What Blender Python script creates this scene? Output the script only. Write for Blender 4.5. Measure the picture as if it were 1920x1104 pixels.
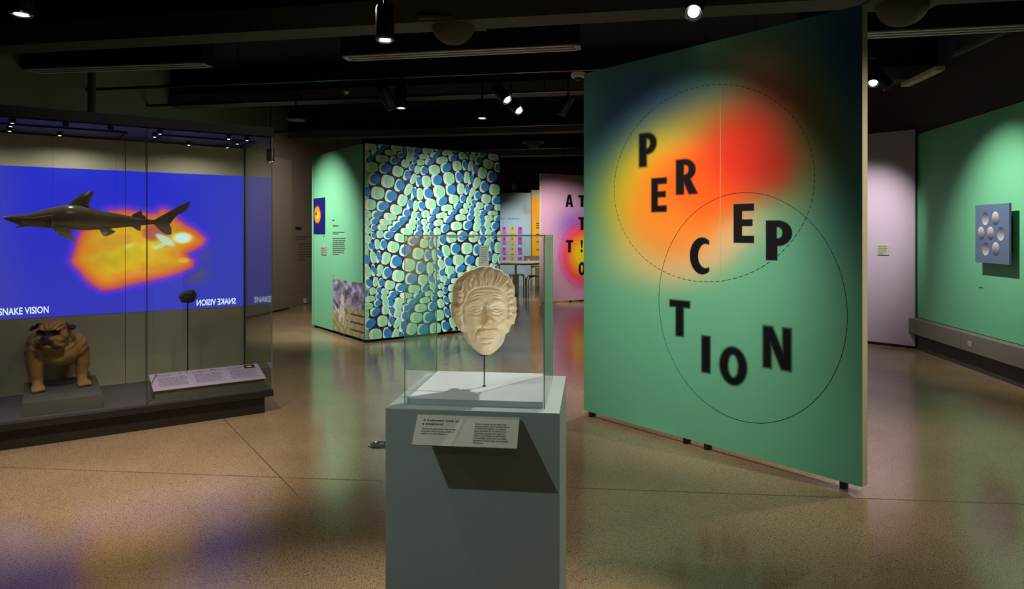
import bpy, bmesh, math, random
import numpy as np
from mathutils import Matrix, Vector, Euler
random.seed(7); np.random.seed(7)
scene = bpy.context.scene
COL = scene.collection
for o in list(bpy.data.objects): bpy.data.objects.remove(o, do_unlink=True)

# ------------------------------------------------------------------ camera, world, exposure
F, CX, HY, CAMH = 1280.0, 960.0, 437.0, 1.5
cam_d = bpy.data.cameras.new('camera'); cam = bpy.data.objects.new('camera', cam_d); COL.objects.link(cam)
cam.location = (0, 0, CAMH); cam.rotation_euler = (math.pi/2, 0, 0)
cam_d.sensor_fit = 'HORIZONTAL'; cam_d.sensor_width = 36.0; cam_d.lens = 36.0*F/1920
cam_d.shift_y = -(552-HY)/1920.0; cam_d.clip_start = .05; cam_d.clip_end = 100
scene.camera = cam
w = bpy.data.worlds.new('world'); scene.world = w; w.use_nodes = True
w.node_tree.nodes['Background'].inputs[0].default_value = (.9, .95, 1, 1)
w.node_tree.nodes['Background'].inputs[1].default_value = .0
vs = scene.view_settings
vs.view_transform = 'Standard'; vs.look = 'None'; vs.gamma = 1; vs.use_curve_mapping = False; vs.exposure = 0.0

WARM, NEUT, COOL = (1, .86, .68), (1, .95, .86), (.88, 1.0, .97)
def spot(name, loc, aim, power, deg, blend=.6, color=NEUT, size=.03, parent=None):
    l = bpy.data.lights.new(name, 'SPOT'); l.energy = power; l.spot_size = math.radians(deg); l.spot_blend = blend
    l.color = color; l.shadow_soft_size = size
    o = bpy.data.objects.new(name, l); COL.objects.link(o)
    o.location = loc
    o.rotation_euler = (Vector(aim)-Vector(loc)).to_track_quat('-Z', 'Y').to_euler()
    if parent: o.parent = parent
    return o
# unseen spots: some follow cast shadows and light pools, others are added
spot('spot_pedestal', (-1.86, .85, 3.25), (-.06, 2.05, 1.08), 110, 40, .6, COOL, .02)
spot('spot_mask_back', (1.02, 3.4, 3.25), (-.1, 2.0, .9), 330, 58, .6, NEUT, .012)
spot('spot_mask_front', (-1.5, -1.6, 3.15), (-.10, 2.15, 1.265), 430, 5.6, 1.0, NEUT, .03)  # added narrow beam that lights the mask alone
spot('spot_panel_main', (-.15, 3.15, 3.2), (1.18, 4.86, 1.32), 350, 54, 1.0, NEUT, .04)
spot('spot_panel_edge', (3.5, 2.7, 3.2), (2.03, 3.9, 1.4), 190, 50, 1.0, WARM, .04)
spot('spot_green_wall', (3.5, 6.7, 3.1), (5.05, 7.0, 1.35), 270, 64, 1.0, NEUT, .02)
spot('spot_lilac', (3.9, 7.7, 3.2), (4.72, 9.3, 1.45), 430, 46, 1.0, NEUT, .04)
spot('spot_booth_left', (-4.1, 9.2, 3.2), (-2.85, 10.4, 1.0), 470, 76, 1.0, NEUT, .03)
spot('spot_booth_pattern', (.7, 7.2, 3.1), (-1.05, 10.0, 1.15), 720, 50, 1.0, COOL, .04)
spot('spot_attention', (.2, 12.4, 3.2), (1.5, 14.9, 1.0), 620, 54, 1.0, NEUT, .04)
spot('spot_memory', (-.3, 16.9, 3.2), (.0, 19.6, .9), 280, 50, 1.0, COOL, .04)
spot('spot_table', (.1, 15.4, 3.25), (.15, 16.1, .8), 160, 50, 1.0, NEUT, .05)
spot('spot_yellow', (1.4, 17.6, 3.2), (.8, 19.8, 1.5), 240, 60, .9, WARM, .04)
spot('spot_floor_left', (-2.2, 3.1, 3.3), (-2.5, 4.45, 0), 520, 56, 1.0, WARM, .05)
spot('spot_floor_near', (-1.3, 1.6, 3.3), (-.9, 3.2, 0), 45, 70, 1.0, WARM, .05)
spot('spot_floor_middle', (-.6, 7.3, 3.3), (-.7, 7.0, 0), 150, 75, 1.0, WARM, .05)
spot('spot_floor_right', (3.5, 4.4, 3.3), (3.3, 3.9, 0), 130, 100, 1.0, WARM, .05)  # added to brighten the floor at the right
spot('spot_behind_panel', (1.9, 7.0, 3.3), (1.3, 5.6, 0), 150, 70, 1.0, NEUT, .05)
spot('spot_floor_far', (2.4, 9.8, 3.3), (2.4, 9.5, 0), 100, 90, 1.0, NEUT, .05)
spot('spot_wall_left', (-2.7, 11.6, 3.2), (-4.55, 13.2, 1.2), 150, 95, 1.0, WARM, .05)
spot('spot_case', (-2.2, 3.6, 3.3), (-2.8, 6.0, 1.0), 26, 60, 1.0, NEUT, .6)  # added soft fill for the showcase interior
# added weak fill spots under the ceiling, without fixtures
for i, (hx, hy) in enumerate(((-3.2, 1.2), (3.2, 1.0), (0, -2), (-1.2, 5.2), (3.6, 5.4), (-3.4, 7.6), (1.0, 8.0), (0, 12.5), (3.2, 12.0))):
    spot('fill_spot', (hx, hy, 3.3), (hx, hy, 0), 15, 165, .6, NEUT, .08)

# ------------------------------------------------------------------ helpers
def lin(c):
    return tuple(((x/255)/12.92 if x/255 <= .04045 else ((x/255+.055)/1.055)**2.4) for x in c)
def linA(a):
    a = np.clip(np.asarray(a, float)/255, 0, 1)
    return np.where(a <= .04045, a/12.92, ((a+.055)/1.055)**2.4)
def at(u, v, Y): return Vector(((u-CX)/F*Y, Y, CAMH-(v-HY)/F*Y))
def at_z(u, v, z=0):
    Y = (CAMH-z)*F/(v-HY); return at(u, v, Y)

def mat(name, rgb, rough=.6, metal=0.0, var=.06, scale=6.0, bump=0.0, bscale=80, spec=.5, **kw):
    m = bpy.data.materials.new(name); m.use_nodes = True
    nt = m.node_tree; b = nt.nodes['Principled BSDF']
    tc = nt.nodes.new('ShaderNodeTexCoord')
    n = nt.nodes.new('ShaderNodeTexNoise'); n.inputs['Scale'].default_value = scale; n.inputs['Detail'].default_value = 4
    nt.links.new(tc.outputs['Object'], n.inputs['Vector'])
    mx = nt.nodes.new('ShaderNodeMix'); mx.data_type = 'RGBA'
    c = lin(rgb)
    mx.inputs[6].default_value = (*[x*(1-var) for x in c], 1); mx.inputs[7].default_value = (*[min(1, x*(1+var)) for x in c], 1)
    nt.links.new(n.outputs['Fac'], mx.inputs[0]); nt.links.new(mx.outputs[2], b.inputs['Base Color'])
    b.inputs['Roughness'].default_value = rough; b.inputs['Metallic'].default_value = metal
    b.inputs['Specular IOR Level'].default_value = spec
    for k, v in kw.items(): b.inputs[k].default_value = v
    if bump:
        n2 = nt.nodes.new('ShaderNodeTexNoise'); n2.inputs['Scale'].default_value = bscale
        nt.links.new(tc.outputs['Object'], n2.inputs['Vector'])
        bp = nt.nodes.new('ShaderNodeBump'); bp.inputs['Strength'].default_value = bump; bp.inputs['Distance'].default_value = .004
        nt.links.new(n2.outputs['Fac'], bp.inputs['Height']); nt.links.new(bp.outputs[0], b.inputs['Normal'])
    return m
def mat_attr(name, rough=.6, spec=.3, emit=0.0, halftone=0.0, pitch=.011):
    m = bpy.data.materials.new(name); m.use_nodes = True
    nt = m.node_tree; b = nt.nodes['Principled BSDF']
    a = nt.nodes.new('ShaderNodeAttribute'); a.attribute_name = 'Col'
    src = a.outputs['Color']
    if halftone:
        tc = nt.nodes.new('ShaderNodeTexCoord'); vo = nt.nodes.new('ShaderNodeTexVoronoi')
        vo.feature = 'F1'; vo.inputs['Randomness'].default_value = 0.0; vo.inputs['Scale'].default_value = 1/pitch
        mp = nt.nodes.new('ShaderNodeMapping'); mp.inputs['Rotation'].default_value = (0, math.radians(45), 0)
        mp.inputs['Location'].default_value = (0, .5*pitch, 0)
        nt.links.new(tc.outputs['Object'], mp.inputs[0]); nt.links.new(mp.outputs[0], vo.inputs['Vector'])
        mr = nt.nodes.new('ShaderNodeMapRange'); mr.inputs[1].default_value = .15; mr.inputs[2].default_value = .6
        mr.inputs[3].default_value = 1-halftone; mr.inputs[4].default_value = 1.0+halftone*.35
        nt.links.new(vo.outputs['Distance'], mr.inputs[0])
        vm = nt.nodes.new('ShaderNodeVectorMath'); vm.operation = 'SCALE'
        nt.links.new(src, vm.inputs[0]); nt.links.new(mr.outputs[0], vm.inputs['Scale']); src = vm.outputs[0]
    b.inputs['Roughness'].default_value = rough; b.inputs['Specular IOR Level'].default_value = spec
    if emit:
        b.inputs['Base Color'].default_value = (.01, .01, .012, 1)
        nt.links.new(src, b.inputs['Emission Color']); b.inputs['Emission Strength'].default_value = emit
    else: nt.links.new(src, b.inputs['Base Color'])
    return m
def mat_emit(name, rgb, strength):
    m = mat(name, rgb, .4, var=.02); b = m.node_tree.nodes['Principled BSDF']
    b.inputs['Emission Color'].default_value = (*lin(rgb), 1); b.inputs['Emission Strength'].default_value = strength
    return m
def mat_glass(name, tint=(.97, .99, .98), f0=.04):
    m = bpy.data.materials.new(name); m.use_nodes = True; nt = m.node_tree
    for n in list(nt.nodes): nt.nodes.remove(n)
    out = nt.nodes.new('ShaderNodeOutputMaterial'); mx = nt.nodes.new('ShaderNodeMixShader')
    tr = nt.nodes.new('ShaderNodeBsdfTransparent'); tr.inputs[0].default_value = (*tint, 1)
    gl = nt.nodes.new('ShaderNodeBsdfGlossy'); gl.inputs['Roughness'].default_value = .0
    lw = nt.nodes.new('ShaderNodeLayerWeight'); lw.inputs[0].default_value = .5
    pw = nt.nodes.new('ShaderNodeMath'); pw.operation = 'POWER'; pw.inputs[1].default_value = 5
    mr = nt.nodes.new('ShaderNodeMapRange'); mr.inputs[3].default_value = f0; mr.inputs[4].default_value = 1
    nt.links.new(lw.outputs['Facing'], pw.inputs[0]); nt.links.new(pw.outputs[0], mr.inputs[0])
    nt.links.new(mr.outputs[0], mx.inputs[0]); nt.links.new(tr.outputs[0], mx.inputs[1]); nt.links.new(gl.outputs[0], mx.inputs[2])
    nt.links.new(mx.outputs[0], out.inputs[0])
    return m
def mat_ink(name, rgb):
    m = bpy.data.materials.new(name); m.use_nodes = True; nt = m.node_tree; b = nt.nodes['Principled BSDF']
    b.inputs['Base Color'].default_value = (*lin(rgb), 1); b.inputs['Roughness'].default_value = .55
    b.inputs['Specular IOR Level'].default_value = .2
    a = nt.nodes.new('ShaderNodeAttribute'); a.attribute_name = 'Ink'
    nt.links.new(a.outputs['Fac'], b.inputs['Alpha'])
    return m

class MB:
    """collects boxes, tubes, lathes into one mesh"""
    def __init__(s): s.v = []; s.f = []; s.m = []
    def add(s, v, f, mi=0):
        o = len(s.v); s.v += [tuple(p) for p in v]; s.f += [tuple(i+o for i in q) for q in f]; s.m += [mi]*len(f); return s
    def box(s, x0, x1, y0, y1, z0, z1, b=0.0, mi=0):
        if b <= 0:
            v = [(x, y, z) for z in (z0, z1) for y in (y0, y1) for x in (x0, x1)]
            return s.add(v, [(0, 2, 3, 1), (4, 5, 7, 6), (0, 1, 5, 4), (1, 3, 7, 5), (3, 2, 6, 7), (2, 0, 4, 6)], mi)
        bm = bmesh.new(); bmesh.ops.create_cube(bm, size=1)
        for q in bm.verts:
            q.co = Vector(((x0+x1)/2+q.co.x*(x1-x0), (y0+y1)/2+q.co.y*(y1-y0), (z0+z1)/2+q.co.z*(z1-z0)))
        bmesh.ops.bevel(bm, geom=list(bm.edges), offset=b, segments=2, affect='EDGES', profile=.5)
        bm.verts.index_update()
        s.add([tuple(q.co) for q in bm.verts], [[q.index for q in f.verts] for f in bm.faces], mi); bm.free(); return s
    def prism(s, poly, z0, z1, mi=0):
        n = len(poly)
        v = [(x, y, z0) for x, y in poly]+[(x, y, z1) for x, y in poly]
        f = [tuple(range(n-1, -1, -1)), tuple(range(n, 2*n))]+[(i, (i+1) % n, n+(i+1) % n, n+i) for i in range(n)]
        return s.add(v, f, mi)
    def tube(s, pts, r, n=10, caps=True, mi=0):
        pts = [Vector(p) for p in pts]; rs = r if isinstance(r, (list, tuple)) else [r]*len(pts)
        V = []; up = None
        for i, p in enumerate(pts):
            t = (pts[min(i+1, len(pts)-1)]-pts[max(i-1, 0)]).normalized()
            if up is None:
                up = Vector((0, 0, 1)) if abs(t.z) < .9 else Vector((1, 0, 0))
            a = t.cross(up).normalized(); b2 = a.cross(t).normalized(); up = b2
            for k in range(n):
                q = 2*math.pi*k/n; V.append(p+(a*math.cos(q)+b2*math.sin(q))*rs[i])
        f = []
        for i in range(len(pts)-1):
            for k in range(n):
                f.append((i*n+k, i*n+(k+1) % n, (i+1)*n+(k+1) % n, (i+1)*n+k))
        if caps: f += [tuple(range(n-1, -1, -1)), tuple((len(pts)-1)*n+k for k in range(n))]
        return s.add(V, f, mi)
    def lathe(s, prof, n=24, M=None, mi=0):
        """prof list of (r, z) about local z"""
        V = []; 
        for r, z in prof:
            for k in range(n):
                q = 2*math.pi*k/n; p = Vector((r*math.cos(q), r*math.sin(q), z)); V.append(M @ p if M else p)
        f = []
        for i in range(len(prof)-1):
            for k in range(n): f.append((i*n+k, i*n+(k+1) % n, (i+1)*n+(k+1) % n, (i+1)*n+k))
        f += [tuple(range(n-1, -1, -1)), tuple((len(prof)-1)*n+k for k in range(n))]
        return s.add(V, f, mi)
    def build(s, name, m, parent=None, smooth=False, loc=None, rot=None):
        me = bpy.data.meshes.new(name); me.from_pydata(s.v, [], s.f); me.update()
        mats = m if isinstance(m, (list, tuple)) else [m]
        for q in mats: me.materials.append(q)
        if len(mats) > 1: me.polygons.foreach_set('material_index', s.m)
        bm = bmesh.new(); bm.from_mesh(me); bmesh.ops.recalc_face_normals(bm, faces=bm.faces); bm.to_mesh(me); bm.free()
        if smooth:
            for p in me.polygons: p.use_smooth = True
            try: me.set_sharp_from_angle(angle=math.radians(40))
            except Exception: pass
        o = bpy.data.objects.new(name, me); COL.objects.link(o)
        if parent: o.parent = parent
        if loc is not None: o.location = loc
        if rot is not None: o.rotation_euler = rot
        return o
def raw(name, v, f, m, parent=None, smooth=True, col=None, attr='Col', loc=None, rot=None):
    me = bpy.data.meshes.new(name); me.from_pydata([tuple(p) for p in v], [], [tuple(map(int, q)) for q in f]); me.update()
    me.materials.append(m)
    if col is not None:
        if attr == 'Col':
            a = me.attributes.new('Col', 'FLOAT_COLOR', 'POINT'); c = np.ones((len(v), 4), np.float32); c[:, :3] = col; a.data.foreach_set('color', c.ravel())
        else:
            a = me.attributes.new(attr, 'FLOAT', 'POINT'); a.data.foreach_set('value', np.asarray(col, np.float32))
    if smooth:
        for p in me.polygons: p.use_smooth = True
    o = bpy.data.objects.new(name, me); COL.objects.link(o)
    if parent: o.parent = parent
    if loc is not None: o.location = loc
    if rot is not None: o.rotation_euler = rot
    return o
def empty(name, loc=(0, 0, 0), rz=0.0):
    o = bpy.data.objects.new(name, None); COL.objects.link(o); o.location = loc; o.rotation_euler = (0, 0, rz); o.empty_display_size = .1; return o
def tag(o, label, cat, group=None):
    o['label'] = label; o['category'] = cat
    if group: o['group'] = group
    return o
def struct(o): o['kind'] = 'structure'; return o
def grid_print(name, w, h, nx, ny, fn, m, parent, y=-.001, x0=0.0, z0=0.0):
    """printed sheet on a panel's front (local x, z), colours from fn(x, z) in sRGB"""
    xs = np.linspace(x0, x0+w, nx); zs = np.linspace(z0, z0+h, ny); X, Z = np.meshgrid(xs, zs)
    c = linA(fn(X.ravel(), Z.ravel()))
    v = np.stack([X.ravel(), np.full(X.size, y), Z.ravel()], 1)
    i = np.arange(nx*ny).reshape(ny, nx)
    f = np.stack([i[:-1, :-1].ravel(), i[:-1, 1:].ravel(), i[1:, 1:].ravel(), i[1:, :-1].ravel()], 1)
    return raw(name, v, f, m, parent, False, c)
def text(s, size, m, parent, x, z, y=-.002, bold=0.0, align='LEFT', name='lettering', sx=1.0, mirror=False, rot=None, spacing=1.0, loc=None, shear=0):
    cu = bpy.data.curves.new('t', 'FONT'); cu.body = s; cu.size = size; cu.offset = bold; cu.align_x = align; cu.space_character = spacing; cu.shear = shear
    cu.resolution_u = 3
    t = bpy.data.objects.new('t', cu); COL.objects.link(t)
    dg = bpy.context.evaluated_depsgraph_get(); me = bpy.data.meshes.new_from_object(t.evaluated_get(dg)); me.name = name
    bpy.data.objects.remove(t); bpy.data.curves.remove(cu)
    me.materials.clear(); me.materials.append(m)
    o = bpy.data.objects.new(name, me); COL.objects.link(o); o.parent = parent
    o.location = loc if loc is not None else (x, y, z); o.rotation_euler = rot if rot else (math.pi/2, 0, 0)
    o.scale = (-sx if mirror else sx, 1, 1)
    return o
def text_lines(name, m, parent, x, z, width, n, pitch, h, y=-.002, seed=0, last=.5, M=None):
    """rows of small unreadable print, word by word"""
    rnd = random.Random(seed); mb = MB()
    for r in range(n):
        xx = 0; end = width*(last if r == n-1 else rnd.uniform(.88, 1))
        while xx < end-.1*width*.3:
            wl = min(rnd.uniform(1.2, 5)*h*1.1, end-xx)
            mb.add([(x+xx, y, z-r*pitch), (x+xx+wl, y, z-r*pitch), (x+xx+wl, y, z-r*pitch+h*.62), (x+xx, y, z-r*pitch+h*.62)], [(0, 1, 2, 3)])
            xx += wl+h*.45
    if M is not None: mb.v = [tuple(M @ Vector(p)) for p in mb.v]
    return mb.build(name, m, parent)
def frame(p0, p1):
    """panel standing from floor point p0 to p1 (left to right as seen): returns rz, length"""
    d = Vector((p1[0]-p0[0], p1[1]-p0[1])); return math.atan2(d.y, d.x), d.length
def onpanel(u, v, p0, rz):
    """photo pixel -> (x, z) on the vertical plane through p0 with heading rz"""
    dx, dy = math.cos(rz), math.sin(rz); nx, ny = -dy, dx; k = (u-CX)/F
    Y = (nx*p0[0]+ny*p0[1])/(nx*k+ny); X = k*Y
    return (X-p0[0])*dx+(Y-p0[1])*dy, CAMH-(v-HY)/F*Y

# ------------------------------------------------------------------ materials
M = {}
M['black'] = mat('black paint', (22, 22, 23), .6, var=.1)
M['ceil'] = mat('ceiling black', (16, 16, 16), .85, var=.1)
M['beam'] = mat('beam grey', (84, 82, 76), .8, var=.1)
M['darkmetal'] = mat('lamp black', (18, 18, 19), .4, var=.05)
M['track'] = mat('track metal', (60, 58, 56), .35, .6)
M['chrome'] = mat('lamp ring', (150, 150, 150), .2, .9)
M['wall'] = mat('wall grey', (128, 120, 112), .8, var=.04, bump=.08)
M['wall_dark'] = mat('wall dark', (74, 66, 64), .85, var=.05)
M['wall_olive'] = mat('case lining', (178, 174, 150), .85, var=.03, bump=.05, bscale=200)
M['mint'] = mat('mint paint', (122, 200, 158), .65, var=.02, bump=.04, bscale=200)
M['mint2'] = mat('mint wall', (112, 194, 150), .65, var=.02, bump=.04, bscale=200)
M['cream'] = mat('cream edge', (206, 200, 172), .6, var=.03)
M['lilac'] = mat('lilac board', (176, 158, 182), .7, var=.02)
M['base'] = mat('grey trunking', (122, 116, 108), .6, var=.05)
M['base_dark'] = mat('dark plinth', (70, 66, 66), .7, var=.05)
M['ped'] = mat('pedestal paint', (148, 164, 160), .6, var=.02, bump=.05, bscale=250)
M['deck'] = mat('deck paint', (196, 202, 204), .55, var=.02)
M['plaque'] = mat('plaque', (168, 168, 152), .45, var=.03)
M['ink'] = mat('ink', (22, 24, 24), .6, var=.02)
M['ink_soft'] = mat('fine print', (78, 84, 78), .6, var=.02)
M['ink_purple'] = mat('purple print', (98, 92, 122), .6, var=.02)
M['label'] = mat('label card', (176, 164, 186), .5, var=.03)
M['plaster'] = mat('mask plaster', (232, 216, 184), .5, var=.03, scale=20, bump=.05, bscale=120, **{'Subsurface Weight': .06, 'Subsurface Radius': (.02, .014, .008), 'Subsurface Scale': .5})
M['rod'] = mat('steel rod', (70, 70, 70), .35, .8)
M['case_base'] = mat('case base', (30, 24, 26), .5, var=.08)
M['case_deck'] = mat('case deck', (72, 72, 78), .7, var=.05)
M['plinth'] = mat('plinth grey', (74, 76, 76), .75, var=.05)
M['case_top'] = mat('case ceiling', (24, 23, 26), .5, var=.06)
M['glass'] = mat_glass('case glass', (.965, .985, .975))
M['acryl'] = mat_glass('acrylic', (.985, .995, .99), .035)
M['edge'] = mat('glass edge', (120, 140, 128), .2, var=.05, spec=.8)
M['edge_dark'] = mat('glass seam', (44, 52, 48), .25, var=.05, spec=.8)
M['lamp_on'] = mat_emit('lamp lit', (255, 250, 235), 12)
M['lamp_dim'] = mat_emit('small lamp lit', (255, 246, 225), 2.2)
M['note_pink'] = mat('note pink', (220, 90, 190), .7); M['note_magenta'] = mat('note magenta', (186, 64, 164), .7); M['note_orange'] = mat('note orange', (252, 166, 10), .7)
M['blue_board'] = mat('blue board', (160, 186, 204), .7, var=.02)
M['yellow'] = mat('yellow board', (244, 170, 14), .6, var=.02)
M['white'] = mat('white', (210, 210, 205), .6)
M['steel'] = mat('table steel', (72, 74, 78), .35, .6)
M['tabletop'] = mat('table top', (214, 210, 206), .4)
M['cube_grey'] = mat('drawer grey', (168, 150, 132), .7)

# floor: polished terrazzo
def floor_mat():
    m = bpy.data.materials.new('terrazzo'); m.use_nodes = True; nt = m.node_tree; b = nt.nodes['Principled BSDF']
    tc = nt.nodes.new('ShaderNodeTexCoord')
    big = nt.nodes.new('ShaderNodeTexNoise'); big.inputs['Scale'].default_value = .9; big.inputs['Detail'].default_value = 5
    sp = nt.nodes.new('ShaderNodeTexVoronoi'); sp.inputs['Scale'].default_value = 260
    n2 = nt.nodes.new('ShaderNodeTexNoise'); n2.inputs['Scale'].default_value = 150; n2.inputs['Detail'].default_value = 3
    for n in (big, sp, n2): nt.links.new(tc.outputs['Object'], n.inputs['Vector'])
    cr = nt.nodes.new('ShaderNodeValToRGB'); cr.color_ramp.elements[0].position = .3; cr.color_ramp.elements[1].position = .72
    cr.color_ramp.elements[0].color = (*lin((156, 131, 102)), 1); cr.color_ramp.elements[1].color = (*lin((188, 160, 127)), 1)
    nt.links.new(big.outputs['Fac'], cr.inputs[0])
    r2 = nt.nodes.new('ShaderNodeMapRange'); r2.inputs[1].default_value = .40; r2.inputs[2].default_value = .52; r2.inputs[3].default_value = .6; r2.inputs[4].default_value = 1.0
    nt.links.new(n2.outputs['Fac'], r2.inputs[0])
    sep = nt.nodes.new('ShaderNodeSeparateColor'); nt.links.new(sp.outputs['Color'], sep.inputs[0])
    r3 = nt.nodes.new('ShaderNodeMapRange'); r3.inputs[1].default_value = .06; r3.inputs[2].default_value = .26; r3.inputs[3].default_value = .35; r3.inputs[4].default_value = 1.06
    nt.links.new(sep.outputs[0], r3.inputs[0])
    mu = nt.nodes.new('ShaderNodeMath'); mu.operation = 'MULTIPLY'; nt.links.new(r2.outputs[0], mu.inputs[0]); nt.links.new(r3.outputs[0], mu.inputs[1])
    vm = nt.nodes.new('ShaderNodeVectorMath'); vm.operation = 'SCALE'; nt.links.new(cr.outputs[0], vm.inputs[0]); nt.links.new(mu.outputs[0], vm.inputs['Scale'])
    nt.links.new(vm.outputs[0], b.inputs['Base Color'])
    rr = nt.nodes.new('ShaderNodeMapRange'); rr.inputs[3].default_value = .12; rr.inputs[4].default_value = .21; nt.links.new(big.outputs['Fac'], rr.inputs[0])
    nt.links.new(rr.outputs[0], b.inputs['Roughness'])
    b.inputs['Specular IOR Level'].default_value = .7
    return m
M['floor'] = floor_mat()

# ------------------------------------------------------------------ the room
RA = math.radians(-10); E1 = Vector((math.cos(RA), math.sin(RA), 0)); E2 = Vector((-E1.y, E1.x, 0))
def slab_between(name, p0, p1, thick, z0, z1, m, parent=None):
    """upright slab whose front runs p0 -> p1 (left to right as seen) and whose body lies behind it"""
    rz, L = frame(p0, p1)
    e = MB().box(0, L, 0, thick, z0, z1).build(name, m, parent, loc=(p0[0], p0[1], 0), rot=(0, 0, rz)); return e
fl = MB().box(-14, 12, -5, 26, -.2, 0).build('floor', M['floor']); struct(fl)
# saw-cut joints in the floor, slightly recessed strips of darker filler
M['joint'] = mat('joint filler', (104, 84, 62), .4, var=.1)
def floor_joint(a, b, wd=.008):
    a = Vector((a[0], a[1], 0)); b = Vector((b[0], b[1], 0)); t = (b-a).normalized(); n = Vector((-t.y, t.x, 0))*wd/2
    z = Vector((0, 0, .0006))
    j = MB().add([a+n+z, a-n+z, b-n+z, b+n+z], [(0, 1, 2, 3)]).build('floor_joint', M['joint'], fl)
p = at_z(1060, 914); q = at_z(1920, 945); floor_joint((p.x-(q-p).x*2.2, p.y-(q-p).y*2.2), (q.x, q.y))
p = at_z(400, 765); q = at_z(560, 930); floor_joint(p+(p-q)*1.2, q)
p = at_z(640, 1020); q = at_z(860, 860); floor_joint(p, q+(q-p)*2)
struct(MB().box(-14, 12, -5, 26, 3.95, 4.15).build('ceiling', M['ceil']))
LW0 = (-4.5-.176*10, 13.7-10); LW1 = (-4.5+.176*9, 13.7+9)
struct(slab_between('wall_left', (LW0[0]-.176*8, LW0[1]-8), LW1, .2, 0, 3.95, M['wall']))
RW_far = (5.26+.128*14, 8.69+13.9); RW_near = (5.0-.128*11, 6.67-10.9)
rzR, LR = frame(RW_far, RW_near)
wr = struct(slab_between('wall_right', RW_far, RW_near, .2, 0, 3.95, M['wall_dark']))
struct(slab_between('wall_back', (-4.5, 21.0), (9, 21.0), .2, 0, 3.95, M['wall']))
struct(slab_between('wall_front', (9, -4.6), (-9.5, -4.6), .2, 0, 3.95, M['wall_dark']))
# long mint board of the right wall, trunking band and dark plinth under it
s_far = LR-math.hypot(RW_near[0]-5.32, RW_near[1]-9.15)
MB().box(s_far, LR, -.03, 0, .41, 2.78, .003).build('mint_board', M['mint2'], wr)
bb = struct(MB().box(s_far-.3, LR, -.13, 0, .21, .405, .006).build('baseboard_right', M['base'], loc=(RW_far[0], RW_far[1], 0), rot=(0, 0, rzR)))
for s in (1.75, 2.9, 4.3): MB().box(s_far+s, s_far+s+.07, -.136, -.129, .27, .33, .002).build('outlet', M['plaque'], bb)
for s in (0, 1.6, 3.2, 4.8): MB().box(s_far+s, s_far+s+.006, -.132, -.12, .21, .405).build('joint', M['base_dark'], bb)
struct(MB().box(s_far-.3, LR, -.05, 0, 0, .21).build('trim_1', M['base_dark'], loc=(RW_far[0], RW_far[1], 0), rot=(0, 0, rzR)))
# left: grey wall lining that stops short, printed text beyond it, skirting and outlet
rzL, LL = frame((LW0[0]-.176*8, LW0[1]-8), LW1)
def on_left(Y): return (Y-(LW0[1]-8))/math.sin(rzL)
gl = struct(MB().box(on_left(9.6), on_left(13.6), -.14, -.06, .03, 2.95, .004).build('trim_2', M['wall'], loc=(LW0[0]-.176*8, LW0[1]-8, 0), rot=(0, 0, rzL)))
bl = struct(MB().box(on_left(13.0), on_left(18), -.03, 0, 0, .22, .003).build('baseboard_left', M['wall'], loc=(LW0[0]-.176*8, LW0[1]-8, 0), rot=(0, 0, rzL)))
ob = (LW0[0]-.176*8, LW0[1]-8)
ou = onpanel(569, 563, ob, rzL); MB().box(ou[0]-.06, ou[0]+.06, -.045, -.03, ou[1]-.05, ou[1]+.05, .003).build('outlet', M['white'], bl)
wl = bpy.data.objects['wall_left']
a = onpanel(554, 428, ob, rzL); b_ = onpanel(563, 428, ob, rzL)
MB().box(a[0], b_[0]+.05, -.003, -.001, a[1]-.03, a[1]+.03).build('heading_print', M['ink'], wl)
text_lines('printed_text', M['ink_soft'], wl, a[0], a[1]-.19, .85, 2, .05, .04, seed=3)
text_lines('printed_text', M['ink_soft'], wl, a[0]+.12, a[1]-.34, .72, 7, .055, .04, seed=4)

# ceiling beams, tracks, diffusers
def along(u, v, z, L0, L1, w, h, name, m, n):
    """bar along the room's cross direction through the point seen at (u, v) at height z"""
    Y = (z-CAMH)*F/(HY-v); p = at(u, v, Y)
    o = MB().box(L0, L1, 0, w, 0, h, 0).build(name, m, loc=(p.x, p.y, z), rot=(0, 0, RA)); return o
beams = [(640, 50, 3.40, .30, .22), (700, 184, 3.40, .3, .16), (900, 250, 3.40, .3, .16), (960, 292, 3.4, .3, .14), (960, 318, 3.4, .3, .14), (960, 343, 3.4, .3, .16)]
for i, (u, v, z, w_, h) in enumerate(beams):
    o = struct(along(u, v, z, -9, 9, w_, h, 'trim_%d' % (3+i), M['beam'], i))
    MB().box(-9, 9, .04, w_-.04, h, 3.95-z).build('beam_web', M['ceil'], o)
tracks = [(740, 146, 3.3), (740, 183, 3.3), (740, 243, 3.3), (960, 280, 3.3), (960, 325, 3.3), (722, -60, 3.3)]
for i, (u, v, z) in enumerate(tracks):
    e = along(u, v, z, -5.5, 5.2, .035, .03, 'light_track', M['track'], i)
    tag(e, ['black lighting track carrying the pair of close spotlights', 'black lighting track just behind the foremost one', 'thin lighting track above the patterned booth wall',
            'lighting track right behind the booth top', 'farthest lighting track above the blue board', 'lighting track nearest the camera above the frame'][i], 'track', 'ceiling lighting tracks')
    e['label'] = e['label']
    for k in range(-4, 5, 2): MB().tube([(k, .0175, .03), (k, .0175, 3.95-z)], .006, 6).build('hanger', M['darkmetal'], e)
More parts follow.
